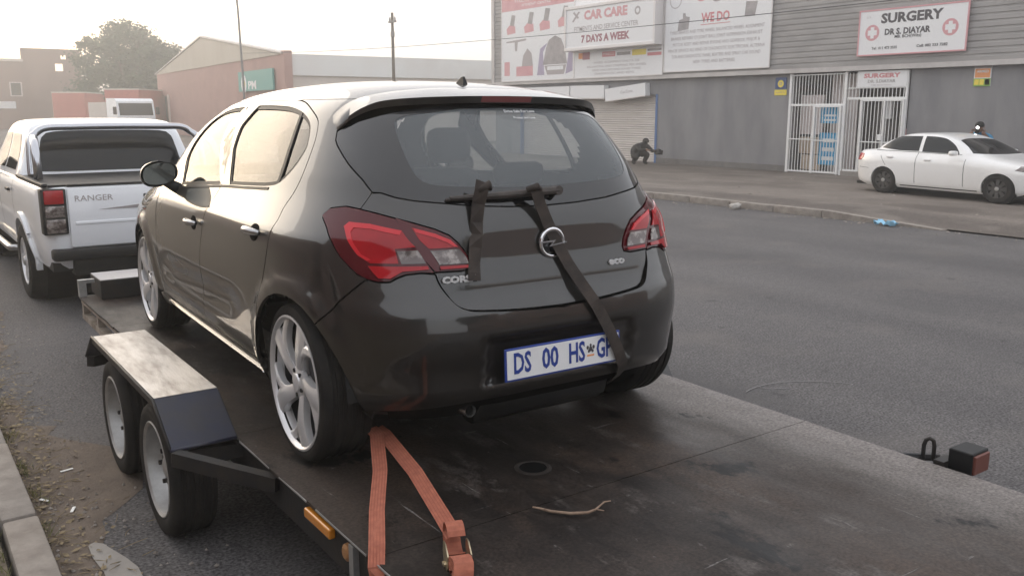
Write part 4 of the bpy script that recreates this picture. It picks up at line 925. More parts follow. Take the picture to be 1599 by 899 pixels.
for k in (0, 1):
    pass
tgp = MB().bbox(-.705, .705, -1.242, -1.21, .665, 1.205, .012).build('tailgate_panel', 'white_paint', tg, angle=40)
MB().bbox(-.66, .66, -1.249, -1.235, .87, .90, .006).build('tailgate_crease', 'white_paint', tg, angle=40)
MB().bbox(-.10, .16, -1.253, -1.236, 1.055, 1.125, .008).build('tailgate_handle', 'black', tg)
MB().prism([(-.47,1.000),(-.10,1.030),(.30,1.030),(.30,1.000),(-.12,.995)], lambda a, b, k: (a, -1.2425 if k == 0 else -1.2455, b)).build('tailgate_decal', 'sign_grey', tg)
text('tailgate_lettering', 'RANGER', .075, 'sign_mid', frame_mtx((-.50, -1.2435, 1.105), (1, 0, 0), (0, 0, 1)), tg, ext=.001, width=.30)
for sx in (-1, 1):
    lm = MB(); xs_ = sorted((sx*.715, sx*.905)); lm.bbox(xs_[0], xs_[1], -1.243, -1.10, .79, 1.20, .012); lmo = lm.build('tail_lamp', 'black', pk, angle=40)
    for z0, z1, m_, nm in ((1.065, 1.188, 'lens_red', 'red_lens'), (.945, 1.05, 'lens_clear', 'indicator_lens'), (.805, .93, 'lens_clear', 'reversing_lens')):
        a_, b_ = sorted((sx*.735, sx*.885)); MB().bbox(a_, b_, -1.254, -1.235, z0, z1, .008).build(nm, m_, lmo, angle=40)
MB().bbox(-.86, .86, -1.30, -1.16, .555, .655, .02).build('rear_bumper', 'black', pk, angle=40)
MB().bbox(-.70, .70, -1.22, -1.05, .40, .555, .02).build('bumper_valance', 'black', pk, angle=40)
MB().box(-.06, .06, -1.36, -1.10, .42, .50).tube([(0, -1.36, .46), (0, -1.40, .50)], .025, 8).build('tow_bar', 'steel_dark', pk)
# roll bar
def roll(zt, yt):
    pts = [(-.80, -.10, 1.24), (-.79, -.06, 1.42), (-.765, -.01, 1.60), (-.715, yt, zt-.055), (-.62, yt, zt), (-.40, yt, zt+.008), (0, yt, zt+.012)]
    pts = pts+[(-x, y, z) for x, y, z in reversed(pts[:-1])]; P_ = [Vector(p) for p in pts]; q = []
    for i in range(len(P_)-1):
        p0, a_, b_, p3 = P_[max(i-1, 0)], P_[i], P_[i+1], P_[min(i+2, len(P_)-1)]
        for k in range(5):
            t = k/5; q.append(.5*((2*a_)+(b_-p0)*t+(2*p0-5*a_+4*b_-p3)*t*t+(3*a_-p0-3*b_+p3)*t**3))
    return q+[P_[-1]]
MB().tube(roll(1.715, .04), .034, 12).build('roll_bar', mat('brushed_steel', (.50, .51, .54), .22, .95), pk, smooth=True)
for sx in (-1, 1): MB().tube([(sx*.755, -.11, 1.62), (sx*.785, -.34, 1.585), (sx*.80, -.47, 1.50), (sx*.805, -.53, 1.24)], .036, 10).build('roll_bar_stay', MATS['brushed_steel'], pk, smooth=True)
# windows
def pwin(name, pts, m_='dark_glass', d=.003, mir=True):
    for sg in ((1, -1) if mir else (1,)):
        l = PB.side_closed(pts); patch(PB, name, [l if sg > 0 else mirror(l)], m_, pk, d=d, skirt=.004)
pwin('rear_side_window', [(.62,1.27),(1.30,1.27),(1.33,1.64),(.82,1.64),(.66,1.45)]); pwin('front_side_window', [(1.40,1.27),(2.52,1.25),(2.20,1.50),(1.95,1.63),(1.43,1.65)])
rwl = both([(0.,1.68)]+PB.rear([(-.1,1.68),(-.2,1.68),(-.3,1.678),(-.4,1.676),(-.5,1.67),(-.57,1.655),(-.615,1.61),(-.655,1.45),(-.70,1.29),(-.68,1.262),(-.5,1.255),(-.35,1.255),(-.2,1.255),(-.1,1.255)])+[(0.,1.255)]); patch(PB, 'rear_window', [rwl], 'dark_glass', pk, d=.004, skirt=.004)
l = PB.side([(1.345,.60),(1.36,.60),(1.36,1.24),(1.345,1.24)]); 
for pts in ([(1.345,.60),(1.355,.60),(1.355,1.24),(1.345,1.24)], [(.36,.80),(.37,.80),(.42,1.24),(.41,1.24)]):
    for sg in (1, -1):
        q = PB.side_closed(pts); patch(PB, 'door_gap', [q if sg > 0 else mirror(q)], 'gap', pk, d=.0015, skirt=0)
for yh in (.55, 1.50):
    for sg in (-1, 1): MB().bbox(*sorted((sg*.915, sg*.945)), yh, yh+.16, 1.06, 1.09, .008).build('door_handle', 'black', pk)
for yw in (0., 3.2):
    for sg in (1, -1):
        q = ring_loop(PB, yw, .40, PRA-.012, PRA+.05, -5, 185); patch(PB, 'wheel_arch_flare', [q if sg > 0 else mirror(q)], 'white_paint', pk, d=.022, skirt=.05)
        simple_wheel(pk, -sg*.80, yw, .385, .265, .235, 'alloy', sg)
    MB().lathe([(-.80, .45), (.80, .45)], 36, 'x', (0, yw, .40)).build('wheel_arch_liner', 'gap', pk)
for sg in (-1, 1): MB().tube([(sg*.88, .62, .44), (sg*.95, .72, .43), (sg*.95, 2.5, .43), (sg*.88, 2.6, .44)], .035, 10).build('side_step', 'chrome_soft', pk, smooth=True)
for sg in (-1, 1): MB().bbox(*sorted((sg*.92, sg*1.10)), 2.30, 2.40, 1.24, 1.44, .03).build('door_mirror', 'black', pk, angle=40)

# ================================================================ white sedan in front of the surgery
SR = [(.17,.79,-.80,3.38,5,5),(.25,.835,-.90,3.46,5,5),(.35,.855,-.935,3.49,5,5),(.50,.868,-.95,3.50,5,5),(.62,.875,-.955,3.49,5,5),(.72,.876,-.955,3.44,5,4.6),(.79,.872,-.945,3.28,5,4.4),(.85,.858,-.935,3.02,5,4.2),(.90,.838,-.925,2.76,5,4.2),
      (.95,.805,-.915,2.46,5,4.6),(.98,.788,-.90,2.30,5,5),(1.005,.776,-.86,2.20,4.6,5.5),(1.02,.768,-.74,2.15,4.5,6),(1.035,.760,-.55,2.10,4.5,6.5),(1.07,.742,-.46,2.02,4.8,7),(1.16,.705,-.32,1.84,6,7.5),(1.25,.665,-.15,1.66,6.5,7.5),
      (1.33,.625,.02,1.48,6,6.5),(1.38,.590,.14,1.35,5,5.5),(1.415,.54,.26,1.22,4.2,4.4),(1.438,.44,.42,1.08,3.4,3.4),(1.448,.28,.58,.95,2.6,2.6),(1.452,.02,.76,.80,2,2)]
SB = Body(SR, .78, (.87, -.95, 3.49, 5, 5))
SA = math.atan2(17.259-17.609, -(8.372-10.894))
sd = empty('sedan_car', (17.609+.77*math.cos(SA), 10.894+.77*math.sin(SA)+.02, .03), math.pi+SA, 'white sedan with black steel wheels parked in front of the grey building', 'car'); sd.scale = (1, 1, .885)
SRA = .345
def scut(c, u): return wheel_hole(c, SRA, (0., 2.6), .31)
shell(SB, 'body', 'sedan_white', sd, sorted(set(list(np.round(np.arange(.17, 1.36, .03), 3))+[1.005,1.012,1.02,1.035,1.05,1.36,1.38,1.40,1.415,1.427,1.438,1.444,1.448,1.452])), ns=320, cut=scut, angle=50)
MB().box(-.72, .72, -.80, 3.3, .17, .24).build('floor_pan', 'black', sd)
cz = lambda z: z
def swin(name, pts, m_='dark_glass', d=.003, sk=.004):
    pts = [(y, cz(z)) for y, z in pts]
    for sg in (1, -1):
        q = SB.side_closed(pts); patch(SB, name, [q if sg > 0 else mirror(q)], m_, sd, d=d, skirt=sk, h=.05)
swin('rear_side_window', crv([(-.22,1.075),(-.06,1.20),(.08,1.31),(.24,1.358),(.72,1.372)])+[(.76,1.03),(.30,1.03)])
swin('front_side_window', crv([(.80,1.372),(1.08,1.362),(1.30,1.32),(1.52,1.20),(1.66,1.06)])+[(1.70,1.00),(.84,1.02)])
for pts in ([(.775,.30),(.785,.30),(.785,1.02),(.775,1.02)], [(1.88,.30),(1.89,.30),(1.89,.90),(1.88,.90)], [(-.12,.90),(-.11,.90),(.12,.58),(.11,.58)]): swin('door_gap', pts, 'gap', .0015, 0)
for yh, zh in ((.06, .86), (.98, .83)):
    for sg in (-1, 1): MB().bbox(*sorted((sg*.855, sg*.885)), yh, yh+.16, zh, zh+.03, .006).build('door_handle', 'sedan_white', sd)
fwl = front(SB, [(x, cz(z)) for x, z in [(.30,1.33),(.52,1.30),(.62,1.16),(.70,1.03),(.35,1.015)]])+[(SB.smax,1.01),(SB.smax,1.335)]
for sg in (1, -1): patch(SB, 'windscreen', [fwl if sg > 0 else mirror(fwl)], 'dark_glass', sd, d=.003, skirt=.004, h=.05)
rwl = both([(0.,cz(1.33))]+SB.rear([(x, cz(z)) for x, z in [(-.48,1.31),(-.58,1.10),(-.60,1.055)]])+[(0.,cz(1.05))]); patch(SB, 'rear_window', [rwl], 'dark_glass', sd, d=.003, skirt=.004, h=.05)
for sg in (1, -1):
    q = SB.xyz([(-.60,-.86,.93),(-.78,-.66,.92),(-.80,-.60,.84),(-.80,-.70,.76),(-.62,-.88,.76)]); patch(SB, 'tail_light', [q if sg > 0 else mirror(q)], 'lens_red', sd, d=.006, skirt=.01, h=.04)
    q = front(SB, [(.50,.80),(.72,.80),(.80,.72),(.72,.66),(.50,.67)]); patch(SB, 'headlight', [q if sg > 0 else mirror(q)], 'lens_clear', sd, d=.006, skirt=.01, h=.04)
    mr = MB().bbox(*sorted((sg*.86, sg*1.02)), 1.62, 1.75, .97, 1.08, .035).build('door_mirror', 'sedan_white', sd, angle=50)
    for yw in (0., 2.6):
        q = ring_loop(SB, yw, .31, SRA-.015, SRA+.022, -12, 192); patch(SB, 'wheel_arch_lip', [q if sg > 0 else mirror(q)], 'sedan_white', sd, d=.005, skirt=.04)
        simple_wheel(sd, -sg*.755, yw, .312, .20, .20, mat('black_steel_wheel', (.022, .021, .020), .55, .3, c2=(.05, .047, .045), scale=6), sg, 8)
for yw in (0., 2.6): MB().lathe([(-.76, .352), (.76, .352)], 36, 'x', (0, yw, .31)).build('wheel_arch_liner', 'gap', sd)

for sg in (1, -1):
    q = SB.xyz([(-.78,-.70,.60),(-.86,-.42,.585),(-.86,-.42,.578),(-.78,-.70,.592)]); patch(SB, 'bumper_gap', [q if sg > 0 else mirror(q)], 'gap', sd, d=.0015, skirt=0, h=.05)
    q = SB.side_closed([(-.30,1.022),(.78,1.012),(1.76,.992),(1.76,.984),(.78,1.003),(-.30,1.012)]); patch(SB, 'belt_trim', [q if sg > 0 else mirror(q)], 'black', sd, d=.004, skirt=.005, h=.05)
    q = SB.side_closed([(.42,.215),(2.18,.215),(2.18,.235),(.42,.235)]); patch(SB, 'sill_strip', [q if sg > 0 else mirror(q)], 'black', sd, d=.002, skirt=.005, h=.05)
# ================================================================ ground, road, kerbs
def sheet(name, x0, x1, y0, y1, z, m_, nx=1, ny=1, zf=None):
    v = [(x0+(x1-x0)*i/nx, y0+(y1-y0)*j/ny, z if zf is None else zf(x0+(x1-x0)*i/nx, y0+(y1-y0)*j/ny)) for i in range(nx+1) for j in range(ny+1)]
    f = [(i*(ny+1)+j, (i+1)*(ny+1)+j, (i+1)*(ny+1)+j+1, i*(ny+1)+j+1) for i in range(nx) for j in range(ny)]
    o = mesh_obj(name, v, f, m_, None, smooth=nx > 1); o['kind'] = 'structure'; return o
sheet('ground', -250, 300, -60, 420, -.03, 'ground')
sheet('road', .375, 12.86, -40, 380, 0, 'asphalt')
sheet('pavement', -12, .22, -40, 120, .085, 'soil', 24, 60, lambda x, y: .085+.012*math.sin(7*x+3*y)+.01*math.sin(13*y-4*x))
def fz(x, y):
    t = min(1, max(0, (y-6.95)/2.1)); k = min(1, max(0, (16.2-x)/3.2)); return .012+.016*min(1, (x-12.9)/1.5)+.105*t*k*k*(3-2*k)
sheet('forecourt', 12.95, 22.6, -20, 44, .02, 'apron', 40, 128, fz)
# ragged dirt in the left gutter and a pale cement patch
def blob(name, pts, z, m_):
    o = mesh_obj(name, [(x, y, z) for x, y in pts], [tuple(range(len(pts)))], m_); o['kind'] = 'structure'; return o
rg = random.Random(3)
edge = [(.66+.16*math.sin(1.7*y)+.10*math.sin(4.3*y+1)+.05*rg.uniform(-1, 1)-(.15 if y > 5.5 else 0), y) for y in np.arange(2.0, 11.0, .13)]
v = []; f = []
for i, (xe, y) in enumerate(edge):
    v += [(.377, y, .006), ((.377+xe)/2, y, .008+.004*rg.random()), (xe, y, .0015)]
    if i: f += [(3*i-3, 3*i-2, 3*i+1, 3*i), (3*i-2, 3*i-1, 3*i+2, 3*i+1)]
o = mesh_obj('gutter_dirt', v, f, mat('gutter_dirt', (.085, .066, .052), .95, c2=(.125, .098, .076), scale=5, bump=.7, bscale=60)); o['kind'] = 'structure'
blob('cement_patch', [(.545,3.20),(.64,3.2),(.645,3.42),(.625,3.52),(.585,3.66),(.575,3.70),(.545,3.735),(.52,3.72),(.515,3.60),(.528,3.45),(.52,3.3)], .0135, 'concrete')
ck = MB(); ck.ribbon([(4.50+.52*math.sin(t)*1.0, 3.55-.10*(1-math.cos(t))-.22*math.sin(t)**2, .0045) for t in np.linspace(-.35, 1.9, 26)], Vector((0, 1, 0)), .006, .001)
ck.ribbon([(4.47, 3.53, .0045), (4.50, 3.47, .0045), (4.60, 3.42, .0045)], Vector((.7, .7, 0)), .006, .001); o = ck.build('chalk_mark', mat('chalk', (.17, .165, .165), .9)); o['kind'] = 'structure'
# kerbs: stones
kl = empty('kerb_near', (.3, 0, 0)); kl['kind'] = 'structure'
base = None
for i in range(40):
    y0 = -6.03+i*1.0
    if base is None:
        base = MB().bbox(-.062, .072, .004, .994, -.10, .10, .014).build('kerb_stone', 'kerb', kl, angle=40); c = base
    else: c = base.copy(); link(c, kl)
    c.location = (rg.uniform(-.005, .005), y0, rg.uniform(-.006, .006)); c.rotation_euler = (0, 0, rg.uniform(-.006, .006))
kr = empty('kerb_far', (12.88, 0, 0)); kr['kind'] = 'structure'; base = None
for i in range(34):
    y0 = 9.05+i*1.0
    if base is None: base = MB().bbox(-.07, .08, .005, .995, -.10, .125, .018).build('kerb_stone', 'kerb', kr, angle=40); c = base
    else: c = base.copy(); link(c, kr)
    c.location = (rg.uniform(-.006, .006), y0, rg.uniform(-.008, .004)); c.rotation_euler = (0, 0, rg.uniform(-.006, .006))
for ya, yb, za, zb in ((6.95, 8.0, .012, .068), (8.005, 9.045, .068, .125)):
    MB().prism([(ya,-.08),(yb,-.08),(yb,zb),(ya,za)], lambda y, z, k: (-.07 if k == 0 else .08, y, z)).build('kerb_stone', 'kerb', kr)
# litter
def chunk(name, loc, sz, m_, label, cat, seed, flat=1.):
    bm = bmesh.new(); bmesh.ops.create_icosphere(bm, subdivisions=2, radius=1); r_ = random.Random(seed)
    for v in bm.verts:
        k = r_.uniform(.72, 1.2); v.co = Vector((v.co.x*sz[0]*k, v.co.y*sz[1]*k, max(-.5, v.co.z)*sz[2]*k*flat))
    me = bpy.data.meshes.new(name); bm.to_mesh(me); bm.free(); me.materials.append(M[m_] if isinstance(m_, str) else m_); o = link(bpy.data.objects.new(name, me)); o.location = loc; return tag(o, label, cat)
chunk('stone', (12.62, 10.75, .045), (.14, .09, .075), 'stone', 'pale stone lying in the road against the far kerb', 'stone', 4)
def crumple(name, loc, sx, sy, h_, m_, label, cat, seed):
    r_ = random.Random(seed); n = 7; v = [(sx*(i/(n-1)-.5)*r_.uniform(.8, 1.1), sy*(j/(n-1)-.5)*r_.uniform(.8, 1.1), h_*r_.random()) for i in range(n) for j in range(n)]
    o = mesh_obj(name, v, [(i*n+j, (i+1)*n+j, (i+1)*n+j+1, i*n+j+1) for i in range(n-1) for j in range(n-1)], m_); o.modifiers.new('t', 'SOLIDIFY').thickness = .002; o.location = loc; return tag(o, label, cat)
crumple('plastic_bag', (12.68, 7.78, .012), .16, .34, .09, 'litter_blue', 'crumpled light blue plastic bag beside the far kerb', 'bag', 5)
for i, (px_, py_, a_, L_, lb_) in enumerate([(.585, 4.62, .2, .06, 'white paper strip on the dirt between kerb and trailer wheel'), (.44, 4.30, -1.0, .05, 'small white wrapper beside the near kerb'), (.53, 4.12, 1.2, .055, 'white plastic straw piece lying in the gutter dirt')]):
    o = MB().bbox(-L_/2, L_/2, -.007, .007, 0, .004, .0015).build('paper_scrap', 'litter', None); o.location = (px_, py_, .012); o.rotation_euler = (0, 0, a_); tag(o, lb_, 'litter', 'scraps of litter in the near gutter')
# loose twigs, leaves and grit in the near gutter
lt = MB(); r_ = random.Random(11)
for i in range(1100):
    y = r_.uniform(2.6, 8.5); x = .385+abs(r_.gauss(0, .11 if y > 3.9 else .14)); a = r_.uniform(0, 6.28); L_ = r_.choice([.02, .03, .05, .09])*r_.uniform(.6, 1.3); z = .012+r_.random()*.012
    d = Vector((math.cos(a), math.sin(a), r_.uniform(-.05, .25)))*L_/2; p = Vector((x, y, z))
    if L_ > .045: lt.tube([p-d, p+Vector((r_.uniform(-1, 1), r_.uniform(-1, 1), .3))*L_*.08, p+d], [.0012, .0018, .001], 4)
    else:
        s_ = Vector((-d.y, d.x, r_.uniform(-.005, .01)))*.5; lt.add([p-d, p+s_, p+d, p-s_], [(0, 1, 2, 3)])
o = lt.build('gutter_debris', 'dry'); tag(o, 'dry twigs and leaf fragments scattered along the near kerb', 'debris', kind='stuff')
gv = MB(); r_ = random.Random(12)
for i in range(520):
    a = r_.uniform(0, 6.28); rr_ = r_.uniform(.004, .011); p = Vector((.40+abs(r_.gauss(0, .22)), r_.uniform(2.6, 9), .010)); n_ = 5
    gv.add([p+Vector((math.cos(a+k*1.256)*rr_*r_.uniform(.6, 1.2), math.sin(a+k*1.256)*rr_, 0)) for k in range(5)]+[p+Vector((0, 0, rr_*.8))], [(k, (k+1) % 5, 5) for k in range(5)])
o = gv.build('gutter_grit', mat('grit', (.25, .225, .20), .9, c2=(.10, .085, .07), scale=9)); tag(o, 'pale grit and small stones strewn along the near gutter', 'gravel', kind='stuff')
kg = MB(); r_ = random.Random(14)
for i in range(420):
    y = r_.uniform(5.2, 26); x = 12.80-abs(r_.gauss(0, .28)) if i % 3 else r_.uniform(13.0, 20.8); z0 = .004 if i % 3 else fz(x, y)+.002
    a = r_.uniform(0, 6.28); rr_ = r_.uniform(.008, .028) if r_.random() < .9 else .05; p = Vector((x, y, z0))
    kg.add([p+Vector((math.cos(a+k*1.256)*rr_*r_.uniform(.6, 1.2), math.sin(a+k*1.256)*rr_, 0)) for k in range(5)]+[p+Vector((0, 0, rr_*.6))], [(k, (k+1) % 5, 5) for k in range(5)])
o = kg.build('kerb_grit', MATS['grit']); tag(o, 'small stones and crumbs scattered along the far kerb and forecourt', 'gravel', kind='stuff')
gr = MB(); r_ = random.Random(13)
for i in range(900):
    p = Vector((.22-abs(r_.gauss(0, .10)), r_.uniform(2.9, 4.6), .08)); a = r_.uniform(0, 6.28); h_ = r_.uniform(.015, .05); w_ = Vector((math.cos(a), math.sin(a), 0))*.0025; t_ = Vector((r_.uniform(-.03, .03), r_.uniform(-.03, .03), h_))
    gr.add([p-w_, p+w_, p+t_], [(0, 1, 2)])
for (cx0, cy0, nn0) in ((.40, 4.75, 60), (.42, 4.35, 40), (.395, 5.3, 70), (.39, 5.9, 60), (.41, 3.95, 30)):
    for i in range(nn0):
        p = Vector((cx0+r_.gauss(0, .025), cy0+r_.gauss(0, .07), .008)); a = r_.uniform(0, 6.28); w_ = Vector((math.cos(a), math.sin(a), 0))*.003; t_ = Vector((r_.uniform(-.04, .04), r_.uniform(-.04, .04), r_.uniform(.015, .05))); gr.add([p-w_, p+w_, p+t_], [(0, 1, 2)])
o = gr.build('verge_grass', 'grass'); tag(o, 'patchy grass growing behind the near kerb', 'grass', kind='stuff')

# ================================================================ grey commercial building
FX, WX = 21.40, 21.55
bl = empty('commercial_building', (FX, 16, 0), 0, 'grey painted commercial building with pale ribbed cladding above', 'building')
def TBd(o, p=None): o.data.transform(Matrix.Translation(-Vector((FX, 16, 0)))); return o
for y0, y1 in ((2, 12.88), (16.50, 21.93), (29.7, 31.5)): TBd(MB().box(WX, WX+.25, y0, y1, -.15, 2.86).build('wall', 'wall_grey', bl))
TBd(MB().box(WX+.0, WX+.25, 12.88, 16.50, 2.80, 2.86).box(WX, WX+.25, 21.93, 29.7, 2.30, 2.86).build('lintel', 'wall_grey', bl))
TBd(MB().box(WX+.26, WX+14, 2, 31.5, 2.87, 6.5).box(WX+1.2, WX+14, 2, 31.5, -.15, 2.865).build('hall', 'wall_grey', bl))
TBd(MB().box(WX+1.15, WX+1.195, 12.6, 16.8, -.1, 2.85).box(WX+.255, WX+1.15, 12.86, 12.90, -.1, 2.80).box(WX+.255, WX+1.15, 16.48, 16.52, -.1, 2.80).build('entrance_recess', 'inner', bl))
cl = MB(); prof = []; z = 2.93
while z < 6.6: prof += [(0, z), (0, z+.085), (.018, z+.10), (.018, z+.135), (0, z+.15)]; z += .152
cl.add([(FX+a, y, zz_) for a, zz_ in prof for y in (2, 31.5)], [(2*i, 2*i+1, 2*i+3, 2*i+2) for i in range(len(prof)-1)])
TBd(cl.build('cladding', 'clad', bl))
TBd(MB().box(FX-.03, WX+.02, 2, 31.53, 2.80, 2.925).build('cladding_trim', 'clad_trim', bl))
TBd(MB().box(FX-.03, FX+.04, 31.35, 31.56, 2.93, 6.6).build('corner_trim', 'clad_trim', bl)); TBd(MB().box(FX+.02, FX+.3, 2, 31.5, 6.45, 6.62).build('parapet', 'clad_trim', bl))
TBd(MB().box(WX-.012, WX-.001, 2, 12.86, -.1, .22).box(WX-.012, WX-.001, 16.52, 21.9, -.1, .20).build('wall_base', mat('splashed_base', (.11, .105, .10), .9, c2=(.155, .145, .135), scale=3), bl))
# roller shutter
sh = empty('roller_shutter', (WX, 25.8, 0), 0, 'pale ribbed roller shutter closed behind the hatchback roof', 'shutter')
sm = MB(); prof = []; z = -.12
while z < 2.31: prof += [(0, z), (-.018, z+.018), (-.020, z+.040), (-.006, z+.062), (0, z+.066)]; z += .078
sm.add([(.12+a, y, zz_) for a, zz_ in prof for y in (-3.85, 3.9)], [(2*i, 2*i+1, 2*i+3, 2*i+2) for i in range(len(prof)-1)])
o = sm.build('slats', 'shutter', sh); o['kind'] = 'stuff'
MB().box(-.02, .20, -3.93, -3.84, -.12, 2.30).build('guide_rail', 'blue_trim', sh); MB().box(-.02, .20, 3.84, 3.9, -.12, 2.30).build('guide_rail', 'blue_trim', sh); MB().box(.06, .14, -3.84, 3.84, -.14, -.06).build('bottom_bar', 'black', sh)
# helper for things on the facade, local u = to the right as seen from the street (-y), v = up
def FM(x, y, z): return frame_mtx((x, y, z), (0, -1, 0), (0, 0, 1))
def fbox(mb, x, y0, y1, z0, z1, t=.03): return mb.box(x-t, x, min(y0, y1), max(y0, y1), z0, z1)
class Sign:
    def __init__(s, name, label, cat, x, y0, y1, z0, z1, t=.05, m_='sign_white', frame='sign_frame', group=None, rot=0):
        s.x, s.y0, s.y1, s.z0, s.z1, s.t = x, max(y0, y1), min(y0, y1), z0, z1, t
        s.o = empty(name, (x, (y0+y1)/2, z0), 0, label, cat, group); s.w = s.y0-s.y1; s.h = z1-z0; s.n = 0
        MB().box(-t, 0, -s.w/2, s.w/2, 0, s.h).build('panel', m_, s.o)
        if frame:
            e = .035; fm = MB().box(-t-.012, -t+.02, -s.w/2-e, s.w/2+e, -e, .0).box(-t-.012, -t+.02, -s.w/2-e, s.w/2+e, s.h, s.h+e).box(-t-.012, -t+.02, -s.w/2-e, -s.w/2, 0, s.h).box(-t-.012, -t+.02, s.w/2, s.w/2+e, 0, s.h); fm.build('frame', frame, s.o)
    def loc(s, u, v):   # u,v in 0..1 from the left-bottom as seen from the street
        s.n += 1; return (-s.t-.0015-.0004*(s.n % 6), s.w/2-u*s.w, v*s.h)
    def text(s, t_, u, v, h, m_, width=None, bold=0., name='lettering'):
        return text(name, t_, h*s.h, m_, FM(*s.loc(u, v)), s.o, bold=bold, ext=.001, width=width*s.w if width else None)
    def rect(s, u0, u1, v0, v1, m_, name='printed_block'):
        x, a, b = s.loc(u0, v0); _, c, d = s.loc(u1, v1); return MB().box(x-.001, x+.0008, c, a, b, d).build(name, m_, s.o)
    def poly(s, pts, m_, name='printed_shape'):
        x = s.loc(0, 0)[0]; return MB().prism([(s.w/2-u*s.w, v*s.h) for u, v in pts], lambda a, b, k: (x-.001*k, a, b)).build(name, m_, s.o)
    def disc(s, u, v, r, m_, name='printed_disc', inner=0, n=28, k=1.):
        x, a, b = s.loc(u, v)
        if inner: return MB().add([(x, a+q*r*k*math.cos(t), b+q*r*math.sin(t)) for q in (1, inner) for t in np.linspace(0, 2*math.pi, n, endpoint=False)], [(i, (i+1) % n, n+(i+1) % n, n+i) for i in range(n)]).build(name, m_, s.o)
        return MB().add([(x, a+r*k*math.cos(t), b+r*math.sin(t)) for t in np.linspace(0, 2*math.pi, n, endpoint=False)], [tuple(range(n))]).build(name, m_, s.o)
# faded product billboard
b1 = Sign('billboard', 'faded billboard printed with red and black workshop tools', 'billboard', FX-.004, 30.75, 26.12, 2.95, 6.35, .05)
b1.rect(.0, 1., .80, 1., 'sign_pink'); b1.text('TYRES AND ACCESSORIES', .5, .90, .05, 'sign_white', .62); b1.text('FITMENT CENTRE', .5, .845, .04, 'sign_white', .40)
rr_ = random.Random(21)
def tool(u, v, s_, dark=True):
    b1.poly([(u-.05*s_, v-.06*s_), (u+.06*s_, v-.05*s_), (u+.055*s_, v+.02*s_), (u-.02*s_, v+.035*s_), (u-.06*s_, v+.0)], 'sign_pink')
    b1.poly([(u-.015*s_, v+.03*s_), (u+.04*s_, v+.02*s_), (u+.06*s_, v+.13*s_), (u+.01*s_, v+.14*s_)], 'sign_grey' if dark else 'sign_mid')
for u, v, s_ in ((.14, .60, 1.1), (.40, .60, 1.15), (.62, .61, 1.2), (.86, .62, 1.1)): tool(u, v, s_)
b1.poly([(.07,.455),(.36,.47),(.36,.45),(.24,.44),(.23,.34),(.20,.34),(.195,.44),(.07,.44)], 'sign_mid')
b1.rect(.04, .12, .06, .22, 'sign_pink'); b1.rect(.22, .46, .05, .16, 'sign_pink'); b1.poly([(.30,.16),(.46,.16),(.44,.30),(.38,.36),(.32,.28)], 'sign_mid')
b1.poly([(.52,.05),(.62,.05),(.60,.30),(.66,.40),(.56,.34)], 'sign_purple'); b1.poly([(.90,.05),(.99,.08),(.99,.36),(.90,.40),(.94,.28)], 'sign_purple')
b1.poly([(.60,.16),(.64,.34),(.68,.43),(.76,.47),(.84,.43),(.89,.32),(.92,.16)], 'sign_grey'); b1.poly([(.62,.15),(.91,.15),(.88,.05),(.66,.05)], 'sign_mid'); b1.rect(.66, .87, .10, .14, 'sign_white')
# centre panel below and above the light box
b2 = Sign('billboard', 'white notice panel with a row of coloured tyre brand blocks under the light box', 'billboard', FX-.004, 26.05, 21.52, 2.95, 6.35, .05)
for u0, u1, v0, v1, m_ in ((.05, .10, .195, .255, 'sign_orange'), (.10, .19, .185, .26, 'sign_maroon'), (.22, .33, .20, .25, 'sign_white'), (.34, .49, .20, .25, 'sign_red'), (.51, .66, .205, .235, 'sign_grey'), (.68, .83, .195, .25, 'sign_yellow'), (.845, .99, .225, .245, 'sign_grey'), (.845, .99, .180, .210, 'sign_red')): b2.rect(u0, u1, v0, v1, m_)
b2.text('PIRELLI', .415, .225, .04, 'sign_white', .12); b2.text('WHEEL ALIGNMENT', .275, .225, .03, 'sign_mid', .10)
b2.text('WHEEL ALIGNMENT ONLY R 150', .5, .145, .03, 'sign_mid', .52); b2.text('BALANCING AND STRIPPING PER WHEEL', .5, .105, .03, 'sign_mid', .68); b2.text('NEW AND SECOND HAND TYRES', .5, .068, .03, 'sign_mid', .55); b2.text('DIAGNOSTIC AND KEYS', .48, .032, .03, 'sign_mid', .45)
lb_ = Sign('light_box_sign', 'projecting light box sign lettered CAR CARE, 7 DAYS A WEEK', 'sign', FX-.062, 26.12, 21.62, 3.98, 5.34, .34, 'sign_white', None)
bo = MB(); e = .12; w2 = lb_.w/2
for (y0, y1, z0, z1) in ((-w2-.02, w2+.02, -.10, .02), (-w2-.02, w2+.02, lb_.h-.02, lb_.h+.10), (-w2-.10, -w2+.0, -.10, lb_.h+.10), (w2-.0, w2+.10, -.10, lb_.h+.10)): bo.bbox(-.375, -.002, y0, y1, z0, z1, .02)
bo.build('case', 'sign_frame', lb_.o)
lb_.text('CAR CARE', .47, .79, .30, 'sign_pink', .50, .02); lb_.text('FITMENTS AND SERVICE CENTER', .47, .47, .17, 'sign_mid', .74, .002); lb_.text('7 DAYS A WEEK', .47, .20, .25, 'sign_maroon', .56, .014)
lb_.poly([(.07,.68),(.09,.66),(.17,.90),(.15,.92)], 'sign_mid'); lb_.poly([(.08,.90),(.10,.92),(.16,.76),(.14,.74)], 'sign_mid'); lb_.disc(.83, .76, .14, 'sign_mid', inner=.55)
b3 = Sign('billboard', 'white billboard headed WE DO with a long list of car repairs', 'billboard', FX-.004, 21.42, 17.20, 3.02, 6.35, .05)
b3.text('WE DO', .5, .465, .115, 'sign_red', .27, .012); b3.rect(.36, .64, .405, .411, 'sign_red')
